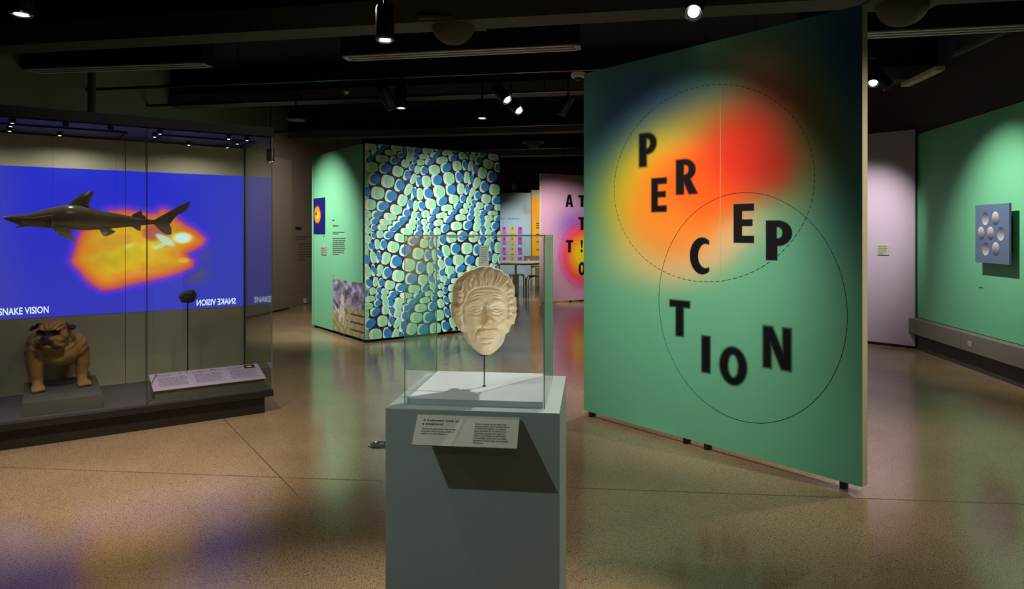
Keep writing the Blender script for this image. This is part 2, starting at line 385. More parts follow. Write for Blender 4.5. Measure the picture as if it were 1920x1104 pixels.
def diffuser(u0, v0, u1, v1, label):
    z = 3.35
    p0 = at(u0, v0, (z-CAMH)*F/(HY-v0)); p1 = at(u1, v1, (z-CAMH)*F/(HY-v1)); rz, L = frame(p0, p1)
    e = tag(empty('slot_diffuser', (p0.x, p0.y, z), rz), label, 'air diffuser', 'ceiling slot diffusers')
    MB().box(0, L, -.02, .22, .012, .5).build('plenum', M['ceil'], e)
    MB().box(0, L, 0, .2, .006, .011).build('slot_back', M['black'], e)
    m = M['slat']
    for y in (0, .085, .17): MB().box(0, L, y, y+.03, -.004, .012, .002).build('slat', m, e)
    for x in (0, L-.05): MB().box(x, x+.05, 0, .2, -.004, .012, .002).build('end_cap', m, e)
M['slat'] = mat('diffuser slat', (205, 208, 205), .45)
diffuser(640, 106, 1087, 84, 'long grey slot diffuser left of the green panel top')
diffuser(42, 130.5, 380, 118, 'long grey slot diffuser above the glass showcase')
diffuser(1500, 68, 2000, 43, 'long grey slot diffuser right of the green panel top')
def dome(u, v, Y, r, label):
    p = at(u, v, Y); e = tag(empty('ceiling_dome', (p.x, p.y, p.z)), label, 'ceiling dome', 'ceiling domes')
    MB().lathe([(r*math.sin(a), -r*.9*math.cos(a)) for a in [.02+i*.19 for i in range(9)]], 28).build('dome', M['beam'], e, True)
    MB().box(-r*1.5, r*1.5, -r, r, 0, .03, .004).build('plate', M['beam'], e)
    MB().tube([(0, 0, .03), (0, 0, 3.95-p.z)], .012, 8).build('stem', M['darkmetal'], e)
dome(850, 47, 6.3, .2, 'dark grey dome hanging left of the green panel')
dome(1692, 8, 5.6, .2, 'dark grey dome right of the green panel')
dome(1000, 268, 13.4, .14, 'small far dome above the pink panel')
def ceiling_bar(u0, v0, u1, v1, z, w_, h, m, name, label, cat):
    p0 = at(u0, v0, (z-CAMH)*F/(HY-v0)); p1 = at(u1, v1, (z-CAMH)*F/(HY-v1)); rz, L = frame(p0, p1)
    e = tag(empty(name, (p0.x, p0.y, z), rz), label, cat)
    MB().box(0, L, -w_/2, w_/2, 0, h, .003).build('bar', m, e)
    for x in (.1*L, .9*L): MB().tube([(x, 0, h), (x, 0, 3.95-z)], .006, 6).build('hanger', M['darkmetal'], e)
ceiling_bar(1763, 132, 1697, 163, 3.3, .1, .05, M['cream'], 'cable_tray', 'short pale cable tray under the ceiling above the mint wall', 'cable tray')
ceiling_bar(1885, 62, 1790, 106, 3.35, .06, .04, M['beam'], 'cable_tray', 'long dark cable tray in the upper right corner', 'cable tray')
p = at(172, 214, 8.3); e = tag(empty('conduit', (p.x, p.y, p.z-.6)), 'vertical grey conduit on the wall above the showcase', 'conduit')
MB().tube([(0, 0, 0), (0, 0, 4.55-p.z)], .045, 12).build('pipe', M['beam'], e, True)
MB().tube([(0, 0, 0), (0, 0, -.02)], .06, 12).build('collar', M['beam'], e, True)
# smoke detector
p = at(1084, 142, 7.35); e = tag(empty('smoke_detector', p), 'white round smoke detector left of the green panel', 'smoke detector')
MB().lathe([(.078, .03), (.08, .0), (.07, -.018), (.05, -.022)], 24).build('housing', M['white'], e, True)
MB().lathe([(.045, -.022), (.03, -.05), (.008, -.058)], 20).build('sensor', M['black'], e, True)
MB().tube([(0, 0, .03), (0, 0, 3.95-p.z)], .01, 8).build('stem', M['darkmetal'], e)
p = at(649, 174, 8.6); e = tag(empty('ceiling_sensor', p), 'tiny white sensor under the second beam', 'sensor')
MB().lathe([(.03, .02), (.032, 0), (.015, -.015)], 16).build('housing', M['white'], e, True)
MB().tube([(0, 0, .02), (0, 0, 3.4-p.z)], .006, 6).build('stem', M['darkmetal'], e)
p = at(555, 225, 9.6); e = tag(empty('ceiling_speaker', p), 'round dark ceiling speaker disc above the showcase end', 'speaker')
MB().lathe([(.12, .02), (.125, 0), (.1, -.01)], 24).build('grille', M['beam'], e, True)
MB().tube([(0, 0, .02), (0, 0, 3.95-p.z)], .012, 8).build('stem', M['darkmetal'], e)

# ------------------------------------------------------------------ track spotlights
def spotlight(u, v, Y, direction, label, dia=.13, length=.26, lit=True, zt=3.95, strong=True):
    c = at(u, v, Y); d = Vector(direction).normalized()
    e = tag(empty('track_spotlight', c), label, 'spotlight', 'track spotlights')
    R = d.to_track_quat('-Z', 'Y').to_matrix().to_4x4(); r = dia/2
    MB().lathe([(r*.96, .012), (r, .02), (r, length-.02), (r*.9, length), (r*.4, length+.005)], 28, R).build('body', M['darkmetal'], e, True)
    MB().lathe([(r*.72, .03), (r*.74, .004), (r*.9, -.004), (r*1.02, .004), (r*1.02, .02), (r*.9, .03)], 28, R).build('bezel', M['chrome'] if lit else M['darkmetal'], e, True)
    MB().lathe([(r*.62, .012), (r*.45, .006), (r*.1, .004)], 24, R).build('lens', M['lamp_on'] if (lit and strong) else M['lamp_dim'] if lit else M['black'], e, True)
    top = R @ Vector((0, 0, length*.72)); 
    mb = MB().tube([top, (top.x, top.y, max(zt-c.z, top.z+.05))], .011, 8)
    mb.box(top.x-.05, top.x+.05, top.y-.02, top.y+.02, max(zt-c.z, top.z+.05), max(zt-c.z, top.z+.05)-.03)
    mb.build('yoke', M['darkmetal'], e)
    return e
DN = (0, 0, -1)
spotlight(722, 76, 4.9, (.02, -.05, -1), 'large black spotlight pointing straight down, top left of centre', .13, .25)
spotlight(1300, 24, 4.7, (-.30, -.75, -.62), 'bright black spotlight above the green panel facing the camera', .125, .26)
spotlight(752, 203, 7.9, (0, -.03, -1), 'black spotlight pointing down beside the unlit tilted one')
spotlight(735, 203, 7.7, (.35, .5, -.9), 'unlit black spotlight tilted away above the patterned wall', lit=False)
spotlight(904, 222, 9.1, (0, -.05, -1), 'small black spotlight pointing down above the patterned wall right edge')
spotlight(952, 188, 7.9, (.62, -.5, -.75), 'tilted lit spotlight, upper one of the tilted pair')
spotlight(974, 208, 8.4, (.62, -.6, -.7), 'tilted lit spotlight, lower one of the tilted pair')
spotlight(1052, 214, 8.8, (-.45, .35, -.8), 'dark tilted spotlight left of the green panel edge', lit=False)
spotlight(1637, 157, 7.0, (-.35, -.55, -.6), 'lit spotlight just right of the green panel top', .11)
spotlight(1667, 163, 7.3, (.45, -.3, -.75), 'turned away spotlight beside the lit one at the right', .12, lit=False)
spotlight(507, 304, 11.8, (0, -.02, -1), 'small spotlight behind the showcase corner', .13, .22)
spotlight(40, 28, 4.6, (0, -.02, -1), 'spotlight in the top left corner of the picture', .14, .2)
spotlight(963, 354, 18.2, (0, .5, -1), 'tiny far spotlight in front of the blue board', .1, .2, lit=False)
for k, (u, v) in enumerate(((1060, 325), (1086, 325))):
    spotlight(u, v+2, 15.6, (.2, .3, -1), ['far spotlight above the pink panel, left one', 'far spotlight above the pink panel, right one'][k], .12, .24, lit=False)

# ------------------------------------------------------------------ PERCEPTION panel
A0, A1 = (.592, 5.61), (2.007, 3.91); rzA, LA = frame(A0, A1)
pp = tag(empty('room_divider', (A0[0], A0[1], 0), rzA), 'tall green freestanding panel printed with PERCEPTION over a red orange glow', 'room divider')
ZB, ZT = .045, 2.81
MB().box(0, LA, 0, .07, ZB, ZT, .003).build('core', M['cream'], pp)
def glow(X, Z):
    # layered soft discs of ink; centres and radii set out on the sheet's own grid
    wx = A0[0]+X*math.cos(rzA); wy = A0[1]+X*math.sin(rzA); u = CX+wx/wy*F; v = HY-(Z-CAMH)/wy*F
    c = np.array([112, 190, 150])[None]*np.ones((len(X), 1))
    def q(cx, cy, rx, ry, rot=0.0):
        a_ = math.radians(rot); p_, r_ = (u-cx)*math.cos(a_)+(v-cy)*math.sin(a_), -(u-cx)*math.sin(a_)+(v-cy)*math.cos(a_); return np.sqrt((p_/rx)**2+(r_/ry)**2)
    def lay(w_, col):
        nonlocal c
        w_ = np.clip(w_, 0, 1)[:, None]; c = c*(1-w_)+np.array(col)[None]*w_
    lay(.45*np.exp(-q(1330, 40, 420, 190)**2), (84, 146, 112))
    lay(.85*np.exp(-q(1170, 250, 80, 130)**2), (58, 112, 150)); lay(.9*np.exp(-q(1245, 200, 95, 60)**2), (58, 104, 158))
    lay(.95*np.exp(-q(1625, 90, 120, 230)**2), (26, 72, 128)); lay(.6*np.exp(-q(1590, 330, 70, 160)**2), (58, 112, 112))
    lay(.85*np.exp(-q(1480, 250, 105, 140)**3), (118, 120, 44))
    lay(.9*np.exp(-q(1345, 240, 120, 66)**3), (168, 138, 50))
    lay(1.0*np.exp(-q(1226, 362, 100, 122, 14)**4), (226, 202, 40)); lay(.75*np.exp(-q(1250, 480, 110, 60)**3), (228, 206, 130))
    lay(.9*np.exp(-q(1330, 455, 110, 52, -25)**3), (240, 190, 140))
    lay(1.0*np.exp(-q(1272, 378, 92, 104, 20)**4), (255, 134, 30))
    lay(1.0*np.exp(-q(1330, 340, 92, 80, -20)**4), (255, 96, 22))
    lay(.8*np.exp(-q(1425, 130, 62, 46)**2), (206, 178, 130))
    lay(.85*np.exp(-q(1440, 196, 72, 52)**2.5), (206, 110, 84))
    lay(1.0*np.exp(-q(1404, 286, 84, 86, -30)**3.2), (224, 46, 16)); lay(.6*np.exp(-q(1452, 312, 48, 50)**2), (178, 32, 14))
    lay(.5*np.exp(-q(1240, 420, 60, 50)**2), (255, 150, 60))
    return c
M['print_big'] = mat_attr('printed glow', .62, .25, halftone=.16, pitch=.0125)
grid_print('printed_face', LA, ZT-ZB, 100, 124, glow, M['print_big'], pp, -.0015, 0, ZB)
# hairline seam between the two face sheets
sx = onpanel(1351, 300, A0, rzA)[0]
MB().box(sx-.0012, sx+.0012, -.0028, -.0016, ZB, ZT).build('sheet_seam', M['mint'], pp)

# letters as soft-edged ink
def stroke_rect(x0, y0, x1, y1): return [(x0, y0), (x1, y0), (x1, y1), (x0, y1)]
def ell(cx, cy, rx, ry, a0=0, a1=360, n=28): return [(cx+rx*math.cos(math.radians(a0+(a1-a0)*i/n)), cy+ry*math.sin(math.radians(a0+(a1-a0)*i/n))) for i in range(n+1)]
# each glyph: aspect (w/h), list of (polygon, sign) in unit box
S = .40
GL = {
 'P': [(stroke_rect(0, 0, .44, 1), 1), (ell(.45, .68, .55, .32, -90, 90)+[(.3, 1), (.3, .36)], 1), (ell(.46, .69, .18, .14, -90, 90)+[(.42, .83), (.42, .55)], -1)],
 'E': [(stroke_rect(0, 0, .42, 1), 1), (stroke_rect(.3, .82, 1, 1), 1), (stroke_rect(.3, .43, .93, .6), 1), (stroke_rect(.3, 0, 1, .18), 1)],
 'R': [(stroke_rect(0, 0, .38, 1), 1), (ell(.4, .69, .52, .31, -90, 90)+[(.3, 1), (.3, .38)], 1), (ell(.42, .7, .18, .14, -90, 90)+[(.37, .84), (.37, .56)], -1), ([(.3, .45), (.62, .5), (1.02, 0), (.6, 0)], 1)],
 'C': [(ell(.62, .5, .62, .5), 1), (ell(.80, .5, .38, .33), -1), (stroke_rect(.98, -.1, 1.6, 1.1), -1), (stroke_rect(.75, .26, 1.6, .74), -1)],
 'T': [(stroke_rect(0, .81, 1, 1), 1), (stroke_rect(.31, 0, .69, .9), 1)],
 'I': [(stroke_rect(0, 0, 1, 1), 1)],
 'O': [(ell(.5, .5, .5, .5), 1), (ell(.5, .5, .19, .3), -1)],
 'N': [(stroke_rect(0, 0, .30, 1), 1), (stroke_rect(.70, 0, 1, 1), 1), ([(0, 1), (.34, 1), (1, 0), (.66, 0)], 1)],
 'A': [([(0, 0), (.3, 1), (.7, 1), (1, 0), (.68, 0), (.5, .72), (.32, 0)], 1), (stroke_rect(.25, .2, .75, .38), 1)],
 '!': [([(.1, 1), (.9, 1), (.7, .34), (.3, .34)], 1), (ell(.5, .12, .4, .12), 1)],
}
def poly_sdf(P, X, Y):
    P = np.array(P); n = len(P); d = np.full(X.shape, 1e9); s = np.zeros(X.shape, bool)
    for i in range(n):
        a, b = P[i], P[(i+1) % n]; e = b-a
        L2 = e @ e
        if L2 < 1e-12: continue
        wx, wy = X-a[0], Y-a[1]; t = np.clip((wx*e[0]+wy*e[1])/L2, 0, 1)
        d = np.minimum(d, (wx-e[0]*t)**2+(wy-e[1]*t)**2)
        c = (a[1] > Y) != (b[1] > Y)
        with np.errstate(divide='ignore', invalid='ignore'): xi = a[0]+(Y-a[1])*e[0]/(e[1] if abs(e[1]) > 1e-12 else 1e-12)
        s ^= c & (X < xi)
    return np.where(s, -np.sqrt(d), np.sqrt(d))
M['ink_big'] = mat_ink('letter ink', (17, 17, 18))
def letter(ch, x, z, w_, h, soft, parent, y=-.0032, res=None):
    pad = soft*1.2+.004; nx = max(12, int((w_+2*pad)/(res or .0042))); ny = max(12, int((h+2*pad)/(res or .0042)))
    xs = np.linspace(-pad, w_+pad, nx); ys = np.linspace(-pad, h+pad, ny); X, Y = np.meshgrid(xs, ys)
    d = np.full(X.shape, 1e9)
    for P, sg in GL[ch]:
        q = poly_sdf([(a*w_, b*h) for a, b in P], X, Y)
        d = np.minimum(d, q) if sg > 0 else np.maximum(d, -q)
    t = np.clip(.5-d/(2*soft), 0, 1); al = t*t*(3-2*t)
    i = np.arange(nx*ny).reshape(ny, nx); f = np.stack([i[:-1, :-1].ravel(), i[:-1, 1:].ravel(), i[1:, 1:].ravel(), i[1:, :-1].ravel()], 1)
    A = al.ravel(); keep = A[f].max(1) > .002; f = f[keep]
    used = np.unique(f); mp = -np.ones(nx*ny, int); mp[used] = np.arange(len(used))
    v = np.stack([X.ravel()+x, np.full(X.size, y), Y.ravel()+z], 1)[used]
    return raw('letter', v, mp[f], M['ink_big'], parent, False, A[used], 'Ink')
LET = [('P', 1198.7, 247, 1231.5, 314, .016), ('R', 1268, 296, 1308, 366, .010), ('E', 1221.8, 331.5, 1250.5, 399, .011),
       ('C', 1293.9, 442.7, 1331, 516, .003), ('E', 1376, 380, 1414, 457, .003), ('P', 1436.6, 411, 1485.5, 490, .003),
       ('T', 1256, 561, 1294, 632, .013), ('I', 1316, 627.5, 1332, 700, .014), ('O', 1349.6, 648, 1401, 724, .016), ('N', 1431, 611, 1484, 694, .016)]
for ch, u0, v0, u1, v1, soft in LET:
    um = (u0+u1)/2; xa = onpanel(u0, v0, A0, rzA)[0]; xb = onpanel(u1, v0, A0, rzA)[0]
    zt = onpanel(um, v0+2, A0, rzA)[1]; zb = onpanel(um, v1-2, A0, rzA)[1]
    letter(ch, xa, zb, xb-xa, zt-zb, soft, pp)
def ring(cx, cz, rx, rz_, wd, n, duty, parent, m, y=-.003, name='dashed_circle'):
    mb = MB()
    for k in range(n):
        a0 = 2*math.pi*k/n; sub = 3; 
        for j in range(sub):
            p, q = a0+2*math.pi/n*duty*j/sub, a0+2*math.pi/n*duty*(j+1)/sub
            mb.add([(cx+(rx+e)*math.cos(t), y, cz+(rz_+e)*math.sin(t)) for t, e in ((p, -wd/2), (q, -wd/2), (q, wd/2), (p, wd/2))], [(0, 1, 2, 3)])
    return mb.build(name, m, parent)
def circ(u0, v0, u1, v1, p0, rz):
    xa, xb = onpanel(u0, 437, p0, rz)[0], onpanel(u1, 437, p0, rz)[0]; um = None
    # pixel column of the middle
    xm = (xa+xb)/2; P_ = Vector((p0[0]+xm*math.cos(rz), p0[1]+xm*math.sin(rz)))
    um = CX+P_.x/P_.y*F
    zt, zb = onpanel(um, v0, p0, rz)[1], onpanel(um, v1, p0, rz)[1]
    return xm, (zt+zb)/2, (xb-xa)/2, (zt-zb)/2
c1 = circ(1152, 162, 1528, 528, A0, rzA); c2 = circ(1236, 361, 1589, 789, A0, rzA)
ring(*c1, .0035, 110, .62, pp, M['ink']); ring(*c2, .0032, 90, .93, pp, M['ink'], name='thin_circle')
def castor(parent, x, y=.035, z1=.045):
    MB().box(x-.015, x+.015, y-.03, y+.03, 0, z1, .005).build('castor', M['black'], parent)
for x in (.06, .985, 1.16, LA-.12): castor(pp, x)

# ------------------------------------------------------------------ patterned booth
B0, B1, B2 = (-3.18, 10.91), (-2.01, 9.32), (-.184, 10.69)
rzP, LP = frame(B1, B2); rzG, LG = frame(B0, B1); HB = 2.73
booth = tag(empty('display_booth', (B1[0], B1[1], 0), rzP), 'square exhibition booth with a mint side and a blue oval patterned side', 'booth')
M['navy'] = mat('navy print', (14, 24, 44), .6); M['p_blue'] = mat('print blue', (40, 128, 190), .6); M['p_mint'] = mat('print mint', (158, 220, 172), .6); M['p_cream'] = mat('print cream', (232, 236, 206), .6)
MB().box(0, LP, 0, .06, .04, HB, .002).build('patterned_wall', M['navy'], booth)
# generic warped lattice of ovals
mb = MB()
def warp(s, t):
    return (s+.07*math.sin(5.2*t+1.0)+.065*math.sin(6.5*s+2*t), t+.07*math.sin(4.6*s+.6)+.065*math.sin(6.2*t-s))
def inside(p): return .012 < p[0] < LP-.012 and .052 < p[1] < HB-.012
def blob(cx, cz, rx, rz_, tilt, mi, y, n=14, e=.75):
    pts_ = []
    for k in range(n):
        a = 2*math.pi*k/n; ca, sa = math.cos(a), math.sin(a)
        x_, z_ = rx*math.copysign(abs(ca)**e, ca), rz_*math.copysign(abs(sa)**e, sa)
        X = cx+x_*math.cos(tilt)-z_*math.sin(tilt); Z = cz+x_*math.sin(tilt)+z_*math.cos(tilt)
        pts_.append((min(max(X, 0), LP), y, min(max(Z, .04), HB)))
    mb.add(pts_, [tuple(range(n))], mi)
dx, dz = .145, .132; row = 0; t = -.1
while t < HB+.15:
    s = -.15+(row % 2)*dx/2; k = 0
    while s < LP+.15:
        cx, cz = warp(s, t); c2x, c2z = warp(s+.02, t); c3x, c3z = warp(s, t+.02)
        lx = math.hypot(c2x-cx, c2z-cz)/.02; lz = math.hypot(c3x-cx, c3z-cz)/.02; tl = math.atan2(c2z-cz, c2x-cx)
        if -.04 < cx < LP+.04 and 0 < cz < HB+.04:
            ph = (k+row//2) % 2
            K = 1.38
            if ph == 0:
                blob(cx-.016*lx*K, cz, .036*lx*K, .046*lz*K, tl, 1, -.0020); blob(cx+.004*lx*K, cz+.002, .042*lx*K, .037*lz*K, tl+.5, 0, -.0026, e=1)
            else:
                blob(cx-.008*lx*K, cz, .046*lx*K, .045*lz*K, tl, 1, -.0020, e=.7); blob(cx+.012*lx*K, cz, .037*lx*K, .041*lz*K, tl, 2, -.0026)
        s += dx; k += 1
    t += dz; row += 1
o = mb.build('printed_pattern', [M['p_blue'], M['p_cream'], M['p_mint']], booth)
MB().box(0, .004, -.004, .0, .04, HB).build('corner_edge', M['cream'], booth)
c = empty('tmp'); bpy.data.objects.remove(c)
gw = MB().box(0, LG, 0, .06, .04, HB, .002).build('mint_wall', M['mint'], booth)
gw.location = (Vector((B0[0]-B1[0], B0[1]-B1[1], 0))) ; gw.location = Matrix.Rotation(-rzP, 3, 'Z') @ gw.location; gw.rotation_euler = (0, 0, rzG-rzP)
MB().box(0, LP, LG-.06, LG, .04, HB, .002).build('rear_wall', M['mint'], booth)
MB().box(LP-.06, LP, .06, LG-.06, .04, HB, .002).build('far_wall', M['mint'], booth)
for x in (.05, LP*.5, LP-.08): castor(booth, x, .03, .04)
for x in (.08, LG-.85, LG-.72, LG-.05):
    c = MB().box(x-.025, x+.025, 0, .055, 0, .04, .006).build('castor', M['black'], gw)
# prints on the mint side
def gpx(u, v): return onpanel(u, v, B0, rzG)
def child_text(u0, v0, u1, v1, n, parent, m, seed):
    a, b = gpx(u0, v0), gpx(u1, v1); pitch = (a[1]-b[1])/max(n, 1)
    text_lines('printed_text', m, parent, a[0], a[1]-pitch*.7, b[0]-a[0], n, pitch, pitch*.75, seed=seed)
child_text(623, 411, 632, 415, 1, gw, M['ink'], 1); child_text(624, 421, 647, 426, 1, gw, M['ink_soft'], 2)
child_text(624, 434, 647, 440, 2, gw, M['ink'], 5); child_text(624, 445, 648, 480, 9, gw, M['ink_soft'], 6); child_text(606, 441, 612, 444, 1, gw, M['ink'], 8)
child_text(624, 516, 630, 519, 1, gw, M['ink'], 9)
def wall_child_root(name, label, cat):
    e = tag(empty(name, (B0[0], B0[1], 0), rzG), label, cat); return e
def vnoise(X, Z, f, seed):
    r = np.random.RandomState(seed); out = np.zeros(X.shape)
    for o_ in range(4):
        for _ in range(5):
            a = r.uniform(0, 2*np.pi); ff = f*2**o_*r.uniform(.7, 1.3); out += np.sin((X*np.cos(a)+Z*np.sin(a))*ff+r.uniform(0, 6.28))/(2**o_)/5
    return out
def sm(a, b, x): t = np.clip((x-a)/(b-a), 0, 1); return t*t*(3-2*t)
a, b = gpx(583, 373), gpx(610, 438); a = (.012, a[1])
th = wall_child_root('thermal_picture', 'small navy picture with an orange heat blob on the mint booth side', 'picture')
MB().box(a[0]-.004, b[0], -.012, -.001, b[1], a[1], .002).build('backing', M['navy'], th)
def thermal(X, Z):
    x = (X-a[0])/(b[0]-a[0]); z = (Z-b[1])/(a[1]-b[1])
    q = np.sqrt(((x-.42)/.30)**2+((z-.52)/.26)**2)+.22*vnoise(x, z, 6, 3)
    h = 1-sm(.75, 1.1, q)
    c = np.array([20, 24, 110])[None]*(1-h)[:, None]+np.array([250, 150, 30])[None]*h[:, None]
    h2 = 1-sm(.3, .6, q); c = c*(1-h2)[:, None]+np.array([255, 205, 70])[None]*h2[:, None]
    e = np.exp(-(((x-.32)/.07)**2+((z-.56)/.05)**2)); return c*(1-e*.8)[:, None]
M['print_s'] = mat_attr('small print', .5, .3)
grid_print('printed_image', b[0]-a[0]-.004, a[1]-b[1], 40, 60, thermal, M['print_s'], th, -.013, a[0], b[1])
a2, b2 = gpx(603, 462), gpx(611, 478)
pl = wall_child_root('wall_label', 'small grey label on the mint booth side below the heat picture', 'label')
MB().box(a2[0], b2[0]+.02, -.012, -.001, b2[1], a2[1], .002).build('card', M['plaque'], pl)
text_lines('printed_text', M['ink_soft'], pl, a2[0]+.02, a2[1]-.03, (b2[0]-a2[0])*.8, 4, .03, .015, -.0135, 3)
a3, b3 = gpx(625, 523), (LG, .0); zb3 = .05
ph = wall_child_root('animal_photo', 'large muted photo of a white animal by a wooden fence on the booth side', 'photo')
W3 = LG-.004-a3[0]; H3 = a3[1]-zb3
MB().box(a3[0], a3[0]+W3, -.005, -.001, zb3, a3[1], 0).build('backing', M['ink_soft'], ph)
GA = [(.02, .54), (.09, .5), (.16, .42), (.24, .46), (.28, .62), (.30, .70), (.335, .72), (.37, .68), (.36, .58), (.38, .48), (.39, .3), (.37, .16), (.33, .16), (.33, .28), (.28, .30), (.25, .18), (.21, .2), (.2, .36), (.12, .40), (.06, .48)]
def meadow(X, Z):
    x = (X-a3[0])/W3; z = (Z-zb3)/H3
    n = vnoise(x, z, 22, 11); n2 = vnoise(x, z, 50, 12)
    fol = np.array([138, 132, 158])[None]*(1+.45*n+.3*n2)[:, None]
    gr = np.array([168, 156, 118])[None]*(1+.2*n2)[:, None]
    g = 1-sm(.34, .46, z+.05*n); c = fol*(1-g)[:, None]+gr*g[:, None]
    # fence
    fz = (x > .46)*(z < .52)*(z > .1); bars = ((z*7+.3) % 1 > .22)
    c = np.where((fz & bars)[:, None], np.array([168, 156, 122])[None]*(1+.15*n2)[:, None], np.where(fz[:, None], np.array([78, 70, 60])[None], c))
    post = (np.abs(x-.54-.02*(z-.5)) < .045-.04*sm(.5, .72, z))*(z > .1)*(z < .7)
    c = np.where(post[:, None], np.array([170, 160, 128])[None], c)
    d = poly_sdf(GA, x, z); w_ = 1-sm(-.008, .012, d)
    return c*(1-w_)[:, None]+(np.array([206, 200, 188])[None]*(1+.12*n2)[:, None])*w_[:, None]
grid_print('printed_image', W3, H3, 110, 120, meadow, M['print_s'], ph, -.006, a3[0], zb3)

# wall label on the patterned wall, seen over the mask
a4, b4 = onpanel(898, 460, B1, rzP), onpanel(915, 500, B1, rzP)
pl2 = tag(empty('wall_label', (B1[0], B1[1], 0), rzP), 'grey label card on the patterned wall above the mask', 'label')
MB().box(a4[0], b4[0], -.016, -.004, b4[1]-.05, a4[1], .002).build('card', M['plaque'], pl2)
text_lines('printed_text', M['ink_soft'], pl2, a4[0]+.02, a4[1]-.04, (b4[0]-a4[0])*.75, 8, .033, .016, -.0175, 5)

# ------------------------------------------------------------------ ATTENTION panel (pink)
C0, C1 = (.61, 14.4), (2.3, 15.46); rzC, LC = frame(C0, C1); 
pk = tag(empty('room_divider', (C0[0], C0[1], 0), rzC), 'pink freestanding panel with a yellow glow and black letters behind the green panel', 'room divider')
MB().box(0, LC, 0, .06, .04, 2.76, .003).build('core', M['cream'], pk)
def cpx(u, v): return onpanel(u, v, C0, rzC)
gc = cpx(1098, 478)
def pinkglow(X, Z):
    r = np.sqrt((X-gc[0])**2+(Z-gc[1])**2)
    base = np.array([206, 158, 186])[None]*np.ones((len(X), 1))
    vio = np.exp(-(((X-gc[0]+.30)/.45)**2+((Z-gc[1]-.62)/.34)**2))
    base = base*(1-vio)[:, None]+np.array([140, 90, 190])[None]*vio[:, None]
    stops = [(0, (255, 226, 30)), (.25, (255, 214, 30)), (.40, (255, 150, 50)), (.54, (255, 80, 90)), (.68, (240, 80, 150)), (.95, (206, 140, 190))]
    c = np.stack([np.interp(r, [s_[0] for s_ in stops], [s_[1][i] for s_ in stops]) for i in range(3)], 1)
    w_ = 1-sm(.5, .95, r); return base*(1-w_)[:, None]+c*w_[:, None]
grid_print('printed_face', LC, 2.72, 70, 100, pinkglow, M['print_s'], pk, -.0015, 0, .04)
for ch, u0, v0, u1, v1 in (('A', 1060, 365, 1074.5, 388), ('T', 1084, 366, 1098, 388), ('T', 1084, 407, 1098, 431), ('T', 1061, 450, 1074, 473), ('!', 1088, 450, 1093, 473), ('O', 1084.5, 491, 1097, 516)):
    xa, xb = cpx(u0, v0)[0], cpx(u1, v0)[0]; zt, zb = cpx((u0+u1)/2, v0)[1], cpx((u0+u1)/2, v1)[1]
    letter(ch, xa, zb, xb-xa, zt-zb, .006, pk, -.004, .008)
ring(gc[0], gc[1], .72, .72, .006, 60, .6, pk, M['ink_soft'])
for x in (.1, .8, LC-.1): castor(pk, x, .03, .04)

# ------------------------------------------------------------------ far room: blue board with notes, yellow board, table, stools
D0 = (-1.6, 19.6); D1 = (.545, 19.6)
blu = tag(empty('display_board', (D0[0], D0[1], 0), 0), 'pale blue board with rows of pink and orange notes at the far end', 'display board')
MB().box(0, D1[0]-D0[0], 0, .06, 0, 2.66, .003).build('board', M['blue_board'], blu)
q0 = onpanel(988, 414, D0, 0)
text('YOUR FIRST MEMORY', .078, M['ink_soft'], blu, onpanel(976, 412, D0, 0)[0], onpanel(976, 412, D0, 0)[1], -.003, align='RIGHT', spacing=1.25)
names = ['first', 'second', 'third', 'lowest']
for r, v in enumerate((431.5, 451, 470, 488)):
    for k, u in enumerate((945.5, 960.5, 975)):
        c_ = onpanel(u, v, D0, 0); p = Vector((D0[0]+c_[0], D0[1]-.004, c_[1]))
        n = tag(empty('paper_note', p, 0), '%s note in the %s row on the blue board' % (['pink left', 'orange middle', 'magenta right'][k], names[r]), 'note', 'notes on the blue board')
        n.rotation_euler = (0, random.uniform(-.07, .07), 0)
        MB().add([(-.058, -.002, -.095), (.058, -.012, -.098), (.058, -.002, .095), (-.058, -.002, .095), (0, -.018, -.098)], [(0, 4, 2, 3), (4, 1, 2)]).build('sheet', M[['note_pink', 'note_orange', 'note_magenta'][k]], n)
        rr = random.Random(r*3+k); s_ = MB()
        for j in range(3): s_.add([(-.02+rr.uniform(-.01, .03), -.02, .03+j*.018), (.03+rr.uniform(-.02, .01), -.02, .03+j*.018), (.03, -.02, .04+j*.018), (-.02, -.02, .04+j*.018)], [(0, 1, 2, 3)])
        s_.build('scribble', M['ink_soft'], n)
ye = tag(empty('display_board', (.56, 19.75, 0), 0), 'yellow board at the far end beside the blue board', 'display board')
z_top = CAMH-(370-HY)/F*19.75; z_bot = CAMH-(498-HY)/F*19.75
MB().box(0, 1.4, 0, .05, z_bot, z_top, .003).build('yellow_sheet', M['yellow'], ye); MB().box(0, 1.4, .05, .1, 0, 2.75, .003).build('backing', M['cream'], ye)
for v, w_ in ((419, .3), (423, .36), (427, .4), (439, .25), (453.5, .16), (468.5, .18)):
    c_ = onpanel(1006.5, v, (.56, 19.75), 0); MB().box(c_[0]-.02, c_[0]+w_, -.004, -.001, c_[1]-.012, c_[1]+.012).build('printed_text', M['ink'], ye)
